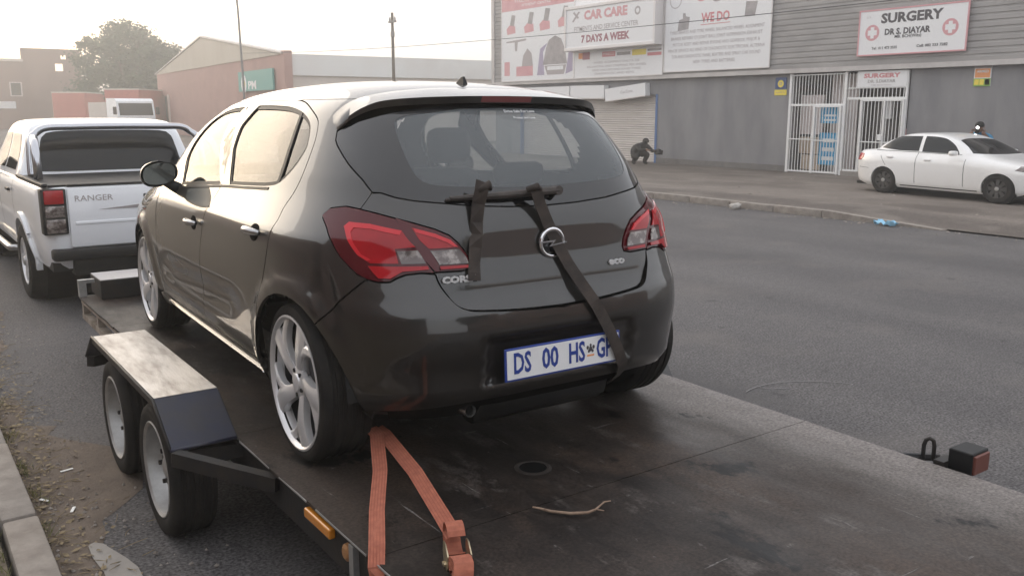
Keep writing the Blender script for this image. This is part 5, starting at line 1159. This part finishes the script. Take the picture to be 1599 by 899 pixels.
for k, t_ in enumerate(['TYRES BRAKES AND TYRE WHEEL BALANCED WHEEL ALIGNMENT', 'BRAKES REPAIRS CV JOINT BALL JOINT SUSPENSION EXHAUST', 'MOTOR RESET AND REPAIR ENGINE AND GEARBOX, MAJOR &', 'MINOR SERVICE ALL KIND OF DIAGNOSTIC ELECTRICIAN, ALTERNA', 'TOR AND DIAGNOSTIC PANEL BEATERS AND SPRAY CAR SOUND', 'NEW TYRES AND BATTERIES']):
    b3.text(t_, .5, .355-.056*k, .042, 'sign_mid', (.90, .87, .83, .92, .85, .40)[k])
b3.poly([(.13,.37),(.24,.38),(.25,.49),(.21,.50),(.205,.53),(.18,.53),(.18,.48),(.14,.47)], 'sign_grey'); b3.poly([(.77,.44),(.86,.44),(.88,.56),(.78,.57)], 'sign_grey')
for k in range(3): b3.rect(.79, .855, .46+.032*k, .472+.032*k, 'sign_white')
b3.disc(.10, .66, .26, 'sign_mid', inner=.90); b3.disc(.36, .70, .27, 'sign_pink'); b3.disc(.36, .70, .20, 'sign_red'); b3.disc(.51, .69, .30, 'sign_grey', inner=.62); b3.disc(.77, .70, .22, 'sign_purple', k=2.6); b3.disc(.77, .70, .18, 'sign_white', k=2.75); b3.text('CARS', .77, .70, .05, 'sign_purple', .2)
# surgery sign
s1 = Sign('surgery_sign', 'large white SURGERY sign with two faded red crosses', 'sign', FX-.004, 14.30, 11.46, 3.19, 4.27, .06, 'sign_white', 'sign_pink')
s1.text('SURGERY', .50, .80, .30, 'sign_dark', .58, .013); s1.text('DR S. DIAYAR', .47, .49, .19, 'sign_dark', .43, .008); s1.text('MB. BCH(Wits)', .48, .375, .10, 'sign_dark', .25, .002)
s1.text('Tel : 011 473 3535', .26, .135, .085, 'sign_dark', .25, .002); s1.text('Cell: 082 333 7282', .71, .135, .085, 'sign_dark', .28, .002); s1.text('2.5', .085, .86, .06, 'sign_mid', .04)
for u in (.13, .86):
    s1.disc(u, .50, .20, 'sign_pink'); s1.rect(u-.045, u+.045, .44, .56, 'sign_white'); s1.rect(u-.0175, u+.0175, .37, .63, 'sign_white')
s2 = Sign('entrance_sign', 'small white SURGERY panel above the right gate', 'sign', WX-.06, 14.33, 12.93, 2.36, 2.775, .04, 'sign_white', None)
s2.text('SURGERY', .5, .70, .36, 'sign_red', .74, .006); s2.text('DR. S.DIAYAR', .5, .36, .26, 'sign_grey', .56, .003); s2.text('MB BCh Wits', .5, .13, .10, 'sign_mid', .4)
s3 = Sign('security_sign', 'dark blue wall sign with a yellow round emblem left of the gates', 'sign', WX-.002, 17.06, 16.68, 2.38, 2.70, .02, 'sign_blue', None); s3.disc(.5, .45, .105, 'sign_yellow'); s3.rect(.38, .62, .36, .56, 'sign_mid'); s3.rect(.42, .58, .42, .50, 'sign_yellow')
s4 = Sign('number_panel', 'small yellow panel under the dark blue security sign', 'sign', WX-.002, 17.08, 16.66, 2.20, 2.355, .02, 'sign_yellow', None); s4.text('011 473 10', .5, .5, .4, 'sign_mid', .7)
s5 = Sign('warning_sign', 'faded red and green warning sign high on the wall above the sedan', 'sign', WX-.002, 11.27, 10.87, 2.33, 2.80, .02, 'sign_white', None); s5.rect(0, 1, .88, 1, 'sign_sgrey' if False else 'sign_grey'); s5.rect(.05, .95, .42, .86, 'sign_orange'); s5.text('ARMED', .5, .72, .17, 'sign_white', .7, .002); s5.text('RESPONSE', .5, .53, .15, 'sign_white', .8, .002); s5.rect(0, 1, .0, .38, 'sign_green'); s5.rect(.05, .32, .06, .34, 'sign_yellow'); s5.rect(.36, .62, .06, .34, 'sign_yellow'); s5.rect(.67, .94, .06, .34, 'sign_yellow')
# three loose light boxes hanging over the shutter
for k, (y0, y1, z0, z1, tilt, lab, tx) in enumerate([(29.5, 26.30, 2.25, 2.66, .0, 'leftmost hanging sign box over the shutter, faded pink print', 'NO 1 FITMENTS'), (26.22, 24.34, 2.23, 2.66, .01, 'blank middle hanging sign box over the shutter', ''), (24.26, 22.22, 2.20, 2.60, -.085, 'tilted hanging sign box nearest the grey wall', 'CarZone')]):
    s6 = Sign('hanging_sign_box', lab, 'sign', FX+.12, y0, y1, z0, z1, .22, 'sign_white', None, 'sign boxes over the shutter'); s6.o.rotation_euler = (tilt, 0, 0)
    MB().box(-.23, .0, -s6.w/2, s6.w/2, -.04, -.001).build('case_bottom', 'sign_frame', s6.o)
    if tx: s6.text(tx, .35 if k == 0 else .55, .5, .34, 'sign_pink' if k == 0 else 'sign_grey', .5 if k == 0 else .3)
# security gates
def bars(root, x, y0, y1, z0, z1, n, r=.012):
    base_ = None
    for i in range(n):
        y = y0+(y1-y0)*(i+.5)/n
        if base_ is None: base_ = MB().tube([(0, 0, z0), (0, 0, z1)], r, 6).build('bar', 'gate', root); c = base_
        else: c = base_.copy(); link(c, root)
        c.location = (x, y, 0)
def rail(root, x, y0, y1, z, t=.04, name='rail'): MB().box(x-.02, x+.02, min(y0, y1), max(y0, y1), z-t/2, z+t/2).build(name, 'gate', root)
def post(root, x, y, z0, z1, t=.05): MB().box(x-.03, x+.03, y-t/2, y+t/2, z0, z1).build('post', 'gate', root)
ga = empty('security_gate', (WX-.06, 15.58, .02), 0, 'white barred security gate with blue posters behind its door', 'gate', 'security gates of the surgery')
post(ga, 0, .89, 0, 2.77, .07); post(ga, 0, -.89, 0, 2.77, .08)
rail(ga, 0, -.85, .86, 1.90, .06); rail(ga, 0, -.85, .86, .05); rail(ga, 0, .08, .86, .95, .03); rail(ga, 0, -.85, .86, 2.72, .03)
bars(ga, 0, -.85, .86, 1.92, 2.74, 17); bars(ga, 0, .06, .86, .06, 1.90, 8)
dg_ = empty('gate_door', (0, 0, 0), parent=ga)
for y in (.02, -.80): post(dg_, -.045, y, .02, 1.88, .055)
rail(dg_, -.045, -.80, .02, 1.86, .05); rail(dg_, -.045, -.80, .02, .06, .05); rail(dg_, -.045, -.80, .02, .93, .03); bars(dg_, -.045, -.77, -.01, .06, 1.86, 8)
MB().bbox(-.10, -.02, -.02, .07, .98, 1.12, .006).build('lock_box', 'gate', dg_)
gb = empty('security_gate', (WX-.06, 13.78, .15), 0, 'white barred security gate under the small surgery panel beside the sedan', 'gate', 'security gates of the surgery')
post(gb, 0, -.86, 0, 2.62, .06); rail(gb, 0, -.83, .83, 1.93, .06); rail(gb, 0, -.83, .83, .02, .05); rail(gb, 0, -.83, .83, 2.20, .03); bars(gb, 0, -.83, .86, 1.95, 2.60, 16); bars(gb, 0, .40, .86, .04, 1.92, 5)
dg_ = empty('gate_door', (0, 0, 0), parent=gb)
for y in (.36, -.30, -.82): post(dg_, -.045, y, .02, 1.90, .05)
rail(dg_, -.045, -.82, .36, 1.88, .05); rail(dg_, -.045, -.82, .36, .05, .05); rail(dg_, -.045, -.82, .36, .80, .03); bars(dg_, -.045, -.28, .34, .05, 1.88, 6); bars(dg_, -.045, -.80, -.32, .05, 1.88, 5); MB().bbox(-.10, -.02, -.30, -.18, .85, 1.0, .006).build('lock_box', 'gate', dg_)
tag(MB().box(WX-.10, WX+.3, 12.9, 14.66, -.05, .15).build('doorstep', 'concrete', None), 'low concrete doorstep under the right gate', 'step')
# what stands behind the bars
def board(name, y0, y1, z0, z1, x, m_, lab, cat): return tag(MB().bbox(x, x+.05, min(y0, y1), max(y0, y1), z0, z1, .006).build(name, m_, None), lab, cat)
board('pale_panel', 16.40, 15.64, 1.10, 2.20, WX+.35, 'pale', 'pale pink panel standing behind the left gate, upper half', 'panel')
board('tan_cabinet', 16.36, 15.66, .55, 1.02, WX+.32, 'tan', 'tan cabinet behind the left gate, upper of two', 'cabinet'); board('tan_cabinet', 16.25, 15.62, .10, .52, WX+.30, 'tan', 'tan cabinet on the floor behind the left gate', 'cabinet')
board('dark_doorway_panel', 15.60, 14.75, .05, 2.75, WX+.62, 'pale', 'pale inner door behind the barred gate door', 'door')
for z0, z1, lab in ((1.42, 1.86, 'upper blue poster behind the barred gate door'), (.28, 1.16, 'lower tall blue poster behind the barred gate door')):
    p_ = Sign('poster', lab, 'poster', WX+.06, 15.50, 14.90, z0, z1, .01, 'poster', None, 'blue posters behind the gate')
    for k in range(2 if z1 > 1.5 else 3): p_.rect(.18, .82, .14+.28*k, .26+.28*k, 'sign_white')
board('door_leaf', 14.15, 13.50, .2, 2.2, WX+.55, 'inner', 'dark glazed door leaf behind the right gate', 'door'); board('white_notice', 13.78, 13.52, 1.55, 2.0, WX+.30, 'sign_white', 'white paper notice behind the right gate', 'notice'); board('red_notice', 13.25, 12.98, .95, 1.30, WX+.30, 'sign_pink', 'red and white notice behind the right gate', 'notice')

# ================================================================ people
def person(name, label, joints, edges, root, m_body, loc, rz, sub=2):
    me = bpy.data.meshes.new(name); ks = list(joints); me.from_pydata([joints[k][0] for k in ks], [(ks.index(a), ks.index(b)) for a, b in edges], [])
    o = bpy.data.objects.new(name, me); COL.objects.link(o); sk = o.modifiers.new('skin', 'SKIN'); sb = o.modifiers.new('sub', 'SUBSURF'); sb.levels = sub; sb.render_levels = sub
    for i, k in enumerate(ks): me.skin_vertices[0].data[i].radius = joints[k][1] if isinstance(joints[k][1], tuple) else (joints[k][1],)*2; me.skin_vertices[0].data[i].use_root = (k == root)
    bpy.context.view_layer.update(); ev = o.evaluated_get(bpy.context.evaluated_depsgraph_get()); m2 = bpy.data.meshes.new_from_object(ev); m2.name = name
    m2.materials.clear(); bpy.data.objects.remove(o)
    for mm in m_body[0]: m2.materials.append(M[mm])
    for p in m2.polygons: p.material_index = m_body[1](p.center); p.use_smooth = True
    o = link(bpy.data.objects.new(name, m2)); o.location = loc; o.rotation_euler = (0, 0, rz); return tag(o, label, 'person')
# +y is forward for the figures
J = dict(pel=((0, -.18, .38), (.20, .19)), wst=((0, -.12, .52), (.20, .19)), chs=((0, .06, .60), (.21, .19)), nck=((0, .22, .68), .07), hd0=((0, .28, .72), (.085, .10)), hd1=((0, .32, .79), .085),
         ls=((-.19, .13, .61), .08), le=((-.25, .32, .46), .058), lw=((-.17, .56, .46), .045), lh=((-.14, .64, .46), .04), rs=((.19, .13, .61), .08), re=((.25, .34, .48), .058), rw=((.18, .58, .50), .045), rh=((.15, .66, .50), .04),
         lhip=((-.11, -.16, .36), .14), lk=((-.18, .20, .34), .11), la=((-.14, .05, .08), .07), lt_=((-.15, .22, .04), .045), rhip=((.11, -.16, .36), .14), rk=((.17, .06, .24), .11), ra=((.13, -.20, .07), .07), rt_=((.14, -.06, .035), .045))
E_ = [('pel','wst'),('wst','chs'),('chs','nck'),('nck','hd0'),('hd0','hd1'),('chs','ls'),('ls','le'),('le','lw'),('lw','lh'),('chs','rs'),('rs','re'),('re','rw'),('rw','rh'),('pel','lhip'),('lhip','lk'),('lk','la'),('la','lt_'),('pel','rhip'),('rhip','rk'),('rk','ra'),('ra','rt_')]
def fingers(o, hand, d, side):
    # five short fingers rooted in the hand
    d = Vector(d).normalized(); s_ = Vector(side).normalized(); mb = MB()
    for k, (u, L_) in enumerate(((-.03, .065), (-.010, .075), (.010, .072), (.028, .058))):
        p = Vector(hand)+s_*u+d*.02; dn = Vector((0, 0, -1)); mb.tube([p, p+d*L_*.5, p+d*L_*.8+dn*L_*.35], [.010, .009, .007], 6)
    p = Vector(hand)-s_*.035; mb.tube([p, p-s_*.025+d*.02, p-s_*.03+d*.05], [.011, .010, .007], 6)
    mb.build('fingers', 'skin', o, smooth=True)
pc = person('person', 'person in black clothes crouching and bending forward at the shutter', J, E_, 'pel', (['cloth_black', 'skin'], lambda c: 1 if (c.y > .61 and c.z < .6) else 0), (20.55, 21.62, .02), R(180-8))
fingers(pc, J['lh'][0], (0, 1, -.2), (1, 0, 0)); fingers(pc, J['rh'][0], (0, 1, -.2), (1, 0, 0))
hood = MB(); hood.lathe([(.0, .105), (.05, .11), (.10, .09), (.135, .05), (.145, .002)], 16, 'z'); h_ = hood.build('cap', 'cloth_black', pc, smooth=True); h_.location = (0, .31, .73)
bg_ = chunk('black_bag', (20.62, 20.82, .44), (.14, .16, .13), 'cloth_black', 'black bag held out by the crouching person', 'bag', 9)
# second figure leaning behind the sedan, arms raised to the face
J2 = dict(pel=((0, -.30, .86), (.16, .13)), wst=((0, -.18, 1.00), (.15, .12)), chs=((0, -.02, 1.16), (.18, .13)), nck=((0, .08, 1.27), .062), hd0=((0, .13, 1.34), (.08, .095)), hd1=((0, .15, 1.43), .083),
          ls=((-.20, -.01, 1.18), .068), le=((-.27, .20, 1.05), .052), lw=((-.14, .36, 1.22), .040), lh=((-.09, .38, 1.29), .036), rs=((.20, -.01, 1.18), .068), re=((.27, .20, 1.05), .052), rw=((.14, .36, 1.22), .040), rh=((.09, .38, 1.29), .036),
          lhip=((-.10, -.30, .82), .11), lk=((-.12, -.10, .46), .075), la=((-.12, -.24, .08), .05), lt_=((-.13, -.08, .035), .042), rhip=((.10, -.30, .82), .11), rk=((.12, -.10, .46), .075), ra=((.12, -.24, .08), .05), rt_=((.13, -.08, .035), .042))
p2_ = person('person', 'person in a blue top leaning behind the white sedan with raised hands', J2, E_, 'pel', (['cloth_blue', 'skin', 'sign_dark'], lambda c: 2 if c.z < .92 else (1 if c.z > 1.27 or c.y > .30 else 0)), (19.62, 10.02, .03), R(90+20))
fingers(p2_, J2['lh'][0], (.2, .3, 1), (1, 0, 0)); fingers(p2_, J2['rh'][0], (-.2, .3, 1), (1, 0, 0))
hr = MB(); hr.lathe([(.0, .088), (.04, .094), (.08, .082), (.11, .05), (.12, .002)], 16, 'z'); h_ = hr.build('hair', 'hair', p2_, smooth=True); h_.location = (0, .135, 1.385)
fc = MB()
for x in (-.032, .032): fc.lathe([(0, .010), (.006, .008), (.009, .001)], 8, 'y', (x, .225, 1.385))
fc.build('eyes', 'sign_dark', p2_); MB().tube([(0, .225, 1.38), (0, .245, 1.355), (0, .228, 1.345)], [.010, .016, .010], 6).build('nose', 'skin', p2_, smooth=True); MB().tube([(-.025, .222, 1.325), (0, .228, 1.323), (.025, .222, 1.325)], .006, 6).build('mouth', 'lens_dark', p2_)
for x in (-.088, .088): MB().lathe([(-.006, .026), (.006, .024)], 10, 'x', (x, .13, 1.375)).build('ear', 'skin', p2_)
tp_ = Vector((19.62, 10.02, 0))+Matrix.Rotation(R(110), 3, 'Z') @ Vector((0, .42, 1.36))
ph = empty('phone', tuple(tp_), R(110), 'shining phone held up by the person behind the sedan', 'phone')
MB().bbox(-.038, .038, -.005, .005, -.075, .075, .004).build('phone_body', 'black', ph); MB().lathe([(0.006, .026), (.008, .022), (.0085, .001)], 14, 'y', (.0, 0, .045)).build('flash', mat('phone_flash', (1, 1, 1), .4, emit=(1, .98, .95, 14)), ph)

# ================================================================ far side of the street
P1_, P2_ = Vector((19.0, 76.0, 0)), Vector((17.36, 44.66, 0)); dirw = (P1_-P2_); Lw_ = dirw.length; aw = math.atan2(-dirw.x, dirw.y)
wh = empty('brick_warehouse', tuple(P2_), aw, 'red brick warehouse with a wide beige gable beyond the pickup', 'building')
MB().box(0, .3, 0, 27.6, 0, 4.6).box(0, .3, 30.6, Lw_, 0, 4.6).box(0, .3, 27.6, 30.6, 2.9, 4.6).build('brick_wall', 'brick', wh); MB().box(.25, .3, 27.6, 30.6, 0, 2.9).build('doorway', 'inner', wh)
MB().box(-.06, .35, -.5, .02, 0, 4.75).build('brick_pier', 'brick', wh); MB().box(-.10, .0, 27.3, 27.6, 0, 3.0).build('door_jamb', 'wall_cream', wh); MB().box(-.10, .0, 30.6, 30.9, 0, 3.0).build('door_jamb', 'wall_cream', wh)
MB().prism([(-.02,4.6),(Lw_,4.6),(Lw_/2+.5,6.48)], lambda a, b, k: (-.05 if k == 0 else .25, a, b)).build('gable', 'gable', wh)
rb_ = MB().prism([(-.3,4.60),(Lw_/2+.5,6.50),(Lw_+.3,4.60),(Lw_+.3,4.68),(Lw_/2+.5,6.60),(-.3,4.68)], lambda a, b, k: (-.12 if k == 0 else .4, a, b)); rb_.build('roof_edge', 'clad_trim', wh)
MB().box(.3, 30, 0.3, Lw_, 0, 4.45).build('hall', 'wall_cream', wh)
MB().box(.35, 30, -.12, .28, 3.55, 4.62).build('white_fascia', 'roof_white', wh); MB().box(.35, 30, .0, .30, 0, 3.55).build('side_wall', 'wall_cream', wh)
sg_ = empty('teal_sign', tuple(P2_+Vector((0, 0, 2.85))), aw, 'teal sign with a white disc logo on the brick warehouse', 'sign')
MB().box(-.16, -.065, 1.2, 7.6, 0, 1.1).build('panel', 'teal', sg_); MB().lathe([(-.164, .52), (-.17, .50), (-.17, .001)], 28, 'x', (0, 6.5, .42)).build('disc', 'sign_white', sg_); MB().lathe([(-.172, .26), (-.176, .24), (-.176, .001)], 20, 'x', (0, 6.5, .42)).build('logo', 'sign_yellow', sg_)
text('lettering', 'PM', .62, 'sign_white', frame_mtx((-.162, 4.9, .30), (0, -1, 0), (0, 0, 1)), sg_, bold=.02, width=1.5)
# dark block on the far left with sky showing through openings
dk = empty('brick_block', (10.2, 103, 0), R(-2), 'tall dark brick block at the far end of the street', 'building')
t_ = MB(); t_.box(2.6, 8.0, 0, 6, 0, 5.2)
for (x0, x1, z0, z1) in ((2.6, 8.0, 5.2, 5.75), (2.6, 5.6, 5.75, 6.5), (6.35, 8.0, 5.75, 6.5), (2.6, 8.0, 6.5, 6.95), (2.6, 6.2, 6.95, 7.35), (6.7, 8.0, 6.95, 7.35), (2.6, 8.0, 7.35, 7.95)): t_.box(x0, x1, 0, .4, z0, z1)
t_.build('tower', 'brick_dark', dk)
MB().box(-6, 2.58, -.3, 9, 0, 6.6).build('lower_block', 'brick_dark', dk); MB().box(-6.1, 2.7, -.45, 9, 6.6, 6.85).build('roof_edge', 'wall_cream', dk)
for x in (1.3, -.9, -3.1): w__ = MB().box(x, x+1.1, -.34, -.305, 3.2, 4.6).build('window', 'pale', dk); MB().box(x+.12, x+.98, -.36, -.342, 3.3, 4.5).build('pane', 'dark_glass', w__)
MB().box(.2, 1.7, -.36, -.305, 2.0, 2.7).build('signboard', 'sign_white', dk)
# curtain-sided trailers and the truck
def lorry_box(name, label, loc, rz, L_, W_, z0, z1, m1, m2, grp):
    r0 = empty(name, loc, rz, label, 'trailer', grp); b_ = MB().box(-W_/2, W_/2, 0, L_, z0, z1).build('box', m1, r0)
    for k in range(int(L_/1.2)): MB().box(-W_/2-.03, -W_/2-.002, k*1.2, k*1.2+.06, z0, z1).build('side_rib', m2, r0)
    MB().box(-W_/2+.05, W_/2-.05, -.04, -.002, z0+.05, z1-.05).build('rear_door', m1, r0); MB().box(-W_/2-.05, W_/2+.05, -.02, L_, z1+.002, z1+.10).build('roof_rail', 'wall_cream', r0); MB().box(-W_/2+.2, W_/2-.2, .2, L_-.2, z0-.25, z0-.002).build('chassis', 'black', r0)
    for y in (1.0, 2.2, L_-2):
        for s_ in (-1, 1): MB().lathe([(-.14, .25), (-.15, .46), (-.1, .5), (.1, .5), (.15, .46), (.14, .25)], 20, 'x', (s_*(W_/2-.2), y, .5)).build('wheel', 'rubber', r0)
lorry_box('box_trailer', 'dull red curtain sided trailer standing left of the trees', (13.7, 84, 0), R(-26), 9, 2.6, 1.0, 3.25, 'curtain_red', 'curtain_pale', 'curtain sided trailers in the yard')
lorry_box('box_trailer', 'pale fronted red trailer standing behind the white truck cab', (15.4, 72, 0), R(-38), 8, 2.6, 1.0, 3.30, 'curtain_red', 'curtain_red', 'curtain sided trailers in the yard')
tk = empty('truck', (13.05, 57.5, 0), R(6), 'white truck with a wide windscreen seen above the pickup', 'truck')
cb_ = MB(); cb_.prism([(0,.55),(0,1.45),(.18,2.35),(.45,2.50),(2.0,2.52),(2.0,.55)], lambda a, b, k: (-1.1 if k == 0 else 1.1, a, b)); cb_.build('cab', 'white_paint', tk)
MB().prism([(-.012,1.50),(.145,2.22),(.175,2.22),(.02,1.50)], lambda a, b, k: (-.98 if k == 0 else .98, a, b)).build('windscreen', 'dark_glass', tk); MB().box(-.95, .95, -.04, -.002, .85, 1.2).build('grille', 'black', tk); MB().bbox(-1.12, 1.12, -.12, .1, .45, .70, .03).build('bumper', 'white_paint', tk)
for s_ in (-1, 1):
    MB().bbox(*sorted((s_*.72, s_*1.02)), -.06, -.004, .88, 1.12, .02).build('headlight', 'lens_clear', tk); MB().bbox(*sorted((s_*1.16, s_*1.36)), -.05, .05, 1.55, 2.0, .03).build('mirror', 'black', tk)
    for y in (.95, 4.2): MB().lathe([(-.12, .22), (-.14, .42), (-.1, .46), (.1, .46), (.14, .42), (.12, .22)], 24, 'x', (s_*.95, y, .46)).build('wheel', 'rubber', tk)
MB().box(-1.1, 1.1, 2.1, 5.6, .75, 2.3).build('load_box', 'wall_cream', tk)
# poles and cable
lp_ = empty('street_lamp_post', (13.35, 39.0, 0), 0, 'thin tall grey street lamp post leaning slightly over the warehouse', 'lamp post')
MB().tube([(0, 0, 0), (0, 0, 3), (-.06, -.02, 6), (-.16, -.05, 7.5), (-.35, -.1, 8.6), (-.8, -.2, 9.3), (-1.6, -.3, 9.6)], [.055, .048, .042, .038, .034, .03, .03], 10).build('post', 'pole', lp_, smooth=True); MB().bbox(-2.2, -1.5, -.42, -.2, 9.52, 9.66, .04).build('lamp_head', 'pole', lp_); MB().lathe([(0, .16), (.25, .15), (.27, .10)], 12, 'z').build('base', 'pole', lp_)
up_ = empty('utility_pole', (19.42, 36.56, 0), 0, 'short wooden utility pole with insulators behind the hatchback roof', 'utility pole')
MB().tube([(0, 0, 0), (0, 0, 6.05)], [.085, .06], 10).build('pole', 'bark', up_, smooth=True); MB().bbox(-.07, .07, -.08, .08, 5.0, 5.25, .02).build('switch_box', 'pole', up_)
MB().box(-.05, .05, -.3, .3, 5.62, 5.70).build('cross_arm', 'pole', up_)
for y in (-.24, .24): MB().lathe([(5.70, .04), (5.78, .05), (5.86, .03), (5.88, .001)], 10, 'z', (0, y, 0)).build('insulator', 'sign_grey', up_)
cbp = []
for y in np.linspace(-8, 39, 40): cbp.append((13.0+.35*max(0, (y-20)/19), float(y), 3.42+.00085*(y-8.5)**2 if y > 8.5 else 3.42+.0006*(y-8.5)**2))
tag(MB().tube(cbp, .007, 6).build('overhead_cable', 'wire', None, smooth=True), 'thin dark cable strung across the billboards', 'cable')
# unseen blocks added beside and behind the camera: they darken the reflections in the paint
def block(name, label, x0, x1, y0, y1, h, m_, face):
    b_ = empty(name, ((x0+x1)/2, (y0+y1)/2, 0), 0, label, 'building'); c = Vector(b_.location)
    def put(o): o.data.transform(Matrix.Translation(-c)); return o
    put(MB().box(x0, x1, y0, y1, -.05, h).build('wall', m_, b_)); put(MB().box(x0-.15, x1+.15, y0-.15, y1+.15, h+.002, h+.22).build('roof_edge', 'clad_trim', b_))
    n = int(((y1-y0) if face in ('E', 'W') else (x1-x0))/3.4)
    for k in range(n):
        for z in np.arange(1.0, h-1.8, 3.0):
            if face == 'E': q = MB().box(x1+.002, x1+.06, y0+1+3.4*k, y0+2.6+3.4*k, z, z+1.4); g = MB().box(x1+.061, x1+.07, y0+1.1+3.4*k, y0+2.5+3.4*k, z+.1, z+1.3)
            else: q = MB().box(x0+1+3.4*k, x0+2.6+3.4*k, y1+.002, y1+.06, z, z+1.4); g = MB().box(x0+1.1+3.4*k, x0+2.5+3.4*k, y1+.061, y1+.07, z+.1, z+1.3)
            wn = put(q.build('window', 'wall_cream', b_)); put(g.build('pane', 'dark_glass', wn))
block('unseen_corner_block', 'unseen dark brick corner block added behind the trailer tail for the paint to reflect', 9.5, 40, -34, -22, 8.5, 'brick_dark', 'N')
block('unseen_terrace_block', 'unseen dark brick terrace added behind the viewer for the paint to reflect', -24, -8.5, -30, 8, 6.8, 'brick_dark', 'E')
block('unseen_workshop_block', 'unseen long dark workshop added on the near side for the paint to reflect', -26, -10, 11, 52, 5.6, 'brick_dark', 'E')
# trees
def tree(name, label, loc, H_, crown, nl, seed, lm='leaf', leaf=.30, grp=None):
    r_ = random.Random(seed); root = empty(name, loc, 0, label, 'tree', grp); tb = MB(); tips = []
    trunk = [Vector((0, 0, 0)), Vector((r_.uniform(-.2, .2), 0, H_*.2)), Vector((r_.uniform(-.4, .4), r_.uniform(-.3, .3), H_*.42))]
    tb.tube(trunk, [H_*.035, H_*.027, H_*.02], 9)
    for k in range(9):
        cx_, cz_, rx, rz_ = r_.choice(crown); a = r_.uniform(0, 6.28)
        tip = Vector((cx_+rx*.75*math.cos(a), rx*.75*math.sin(a), cz_+rz_*r_.uniform(-.3, .75))); mid = trunk[2].lerp(tip, .5)+Vector((r_.uniform(-.5, .5), r_.uniform(-.5, .5), -.3)); tb.tube([trunk[1].lerp(trunk[2], r_.uniform(.4, 1)), mid, tip], [H_*.014, H_*.009, H_*.003], 6); tips.append(tip)
        for q in range(3): tb.tube([mid.lerp(tip, .4), mid.lerp(tip, .7)+Vector([r_.uniform(-1, 1)*rx*.4 for _ in range(3)])], [H_*.006, H_*.002], 5)
    tb.build('trunk', 'bark', root, smooth=True)
    clumps = []
    for (cx_, cz_, rx, rz_) in crown:
        for k in range(int(22*rx)):
            while True:
                p = Vector((r_.uniform(-1, 1), r_.uniform(-1, 1), r_.uniform(-1, 1)))
                if .25 < p.length < 1: break
            p *= 1/ max(.55, p.length)**.35
            clumps.append((Vector((cx_+p.x*rx, p.y*rx*.8, cz_+p.z*rz_)), r_.uniform(.35, .95)))
    lv = []; lf = []
    for i in range(nl):
        c, cr_ = r_.choice(clumps); d = Vector((r_.gauss(0, 1), r_.gauss(0, 1), r_.gauss(0, .8)))*cr_*.5; p = c+d; s_ = leaf*r_.uniform(.55, 1.2)
        a = Vector((r_.gauss(0, 1), r_.gauss(0, 1), r_.gauss(0, .6))).normalized(); b_ = a.cross(Vector((r_.gauss(0, 1), r_.gauss(0, 1), r_.gauss(0, 1)))).normalized(); o_ = len(lv)
        lv += [p-a*s_*.5, p+b_*s_*.28, p+a*s_*.5, p-b_*s_*.28]; lf.append((o_, o_+1, o_+2, o_+3))
    mesh_obj('crown', lv, lf, lm, root)
    return root
tree('broad_tree', 'large leafy tree with sky showing through, left of the brick warehouse', (20.0, 90, 0), 9.5, [(-2.2, 6.4, 2.4, 2.0), (.2, 7.6, 2.6, 2.0), (2.2, 6.4, 2.4, 1.9), (-2.2, 4.2, 2.2, 1.6), (1.2, 4.6, 2.4, 1.8), (-.6, 2.8, 2.2, 1.3)], 32000, 1, 'leaf', .36)
tree('broad_tree', 'darker tree whose crown touches the brick warehouse gable', (24.0, 91, 0), 8.8, [(-1.0, 6.4, 2.2, 1.7), (1.6, 6.2, 2.2, 1.6), (0, 4.4, 2.2, 1.8), (-1.8, 3.2, 1.8, 1.6)], 20000, 2, 'leaf2', .36)
tree('shrub_tree', 'low dark bushy tree beside the tall dark brick block', (17.6, 98, 0), 4.4, [(-.6, 2.8, 1.7, 1.3), (1.1, 2.4, 1.6, 1.2)], 4500, 3, 'leaf2', .30)
tree('shrub_tree', 'dark shrubs filling the gap between truck and brick warehouse', (20.8, 80, 0), 4.2, [(-.8, 2.2, 1.5, 1.9), (.9, 2.4, 1.6, 2.0)], 6000, 4, 'leaf2', .30)
for k, (x, y, lab) in enumerate([(6.5, -17, 'unseen street tree added behind the trailer tail for the paint to reflect'), (-5.5, -12, 'unseen street tree added behind the viewer for the paint to reflect')]):  # trees added out of view to darken the car's reflections
    tree('unseen_street_tree', lab, (x, y, 0), 7.5, [(-1.2, 4.8, 1.8, 1.6), (1.1, 5.4, 1.9, 1.6), (0, 3.9, 2.0, 1.2)], 5000, 31+k, 'leaf2', .34)
# hazy evening air
hz = bpy.data.meshes.new('haze'); bm = bmesh.new(); bmesh.ops.create_cube(bm, size=1); bm.to_mesh(hz); bm.free()
ho = link(bpy.data.objects.new('haze', hz)); ho.scale = (560, 490, 13.0); ho.location = (25, 180, 5.4); tag(ho, kind='stuff'); ho['label'] = 'pale sunlit evening haze filling the street'; ho['category'] = 'haze'
hm = bpy.data.materials.new('haze_air'); hm.use_nodes = True; hm.node_tree.nodes.clear(); ou = hm.node_tree.nodes.new('ShaderNodeOutputMaterial'); pv = hm.node_tree.nodes.new('ShaderNodeVolumePrincipled')
pv.inputs['Color'].default_value = (.96, .95, .93, 1); pv.inputs['Density'].default_value = .0055; pv.inputs['Anisotropy'].default_value = .55; hm.node_tree.links.new(pv.outputs[0], ou.inputs['Volume']); hz.materials.append(hm)
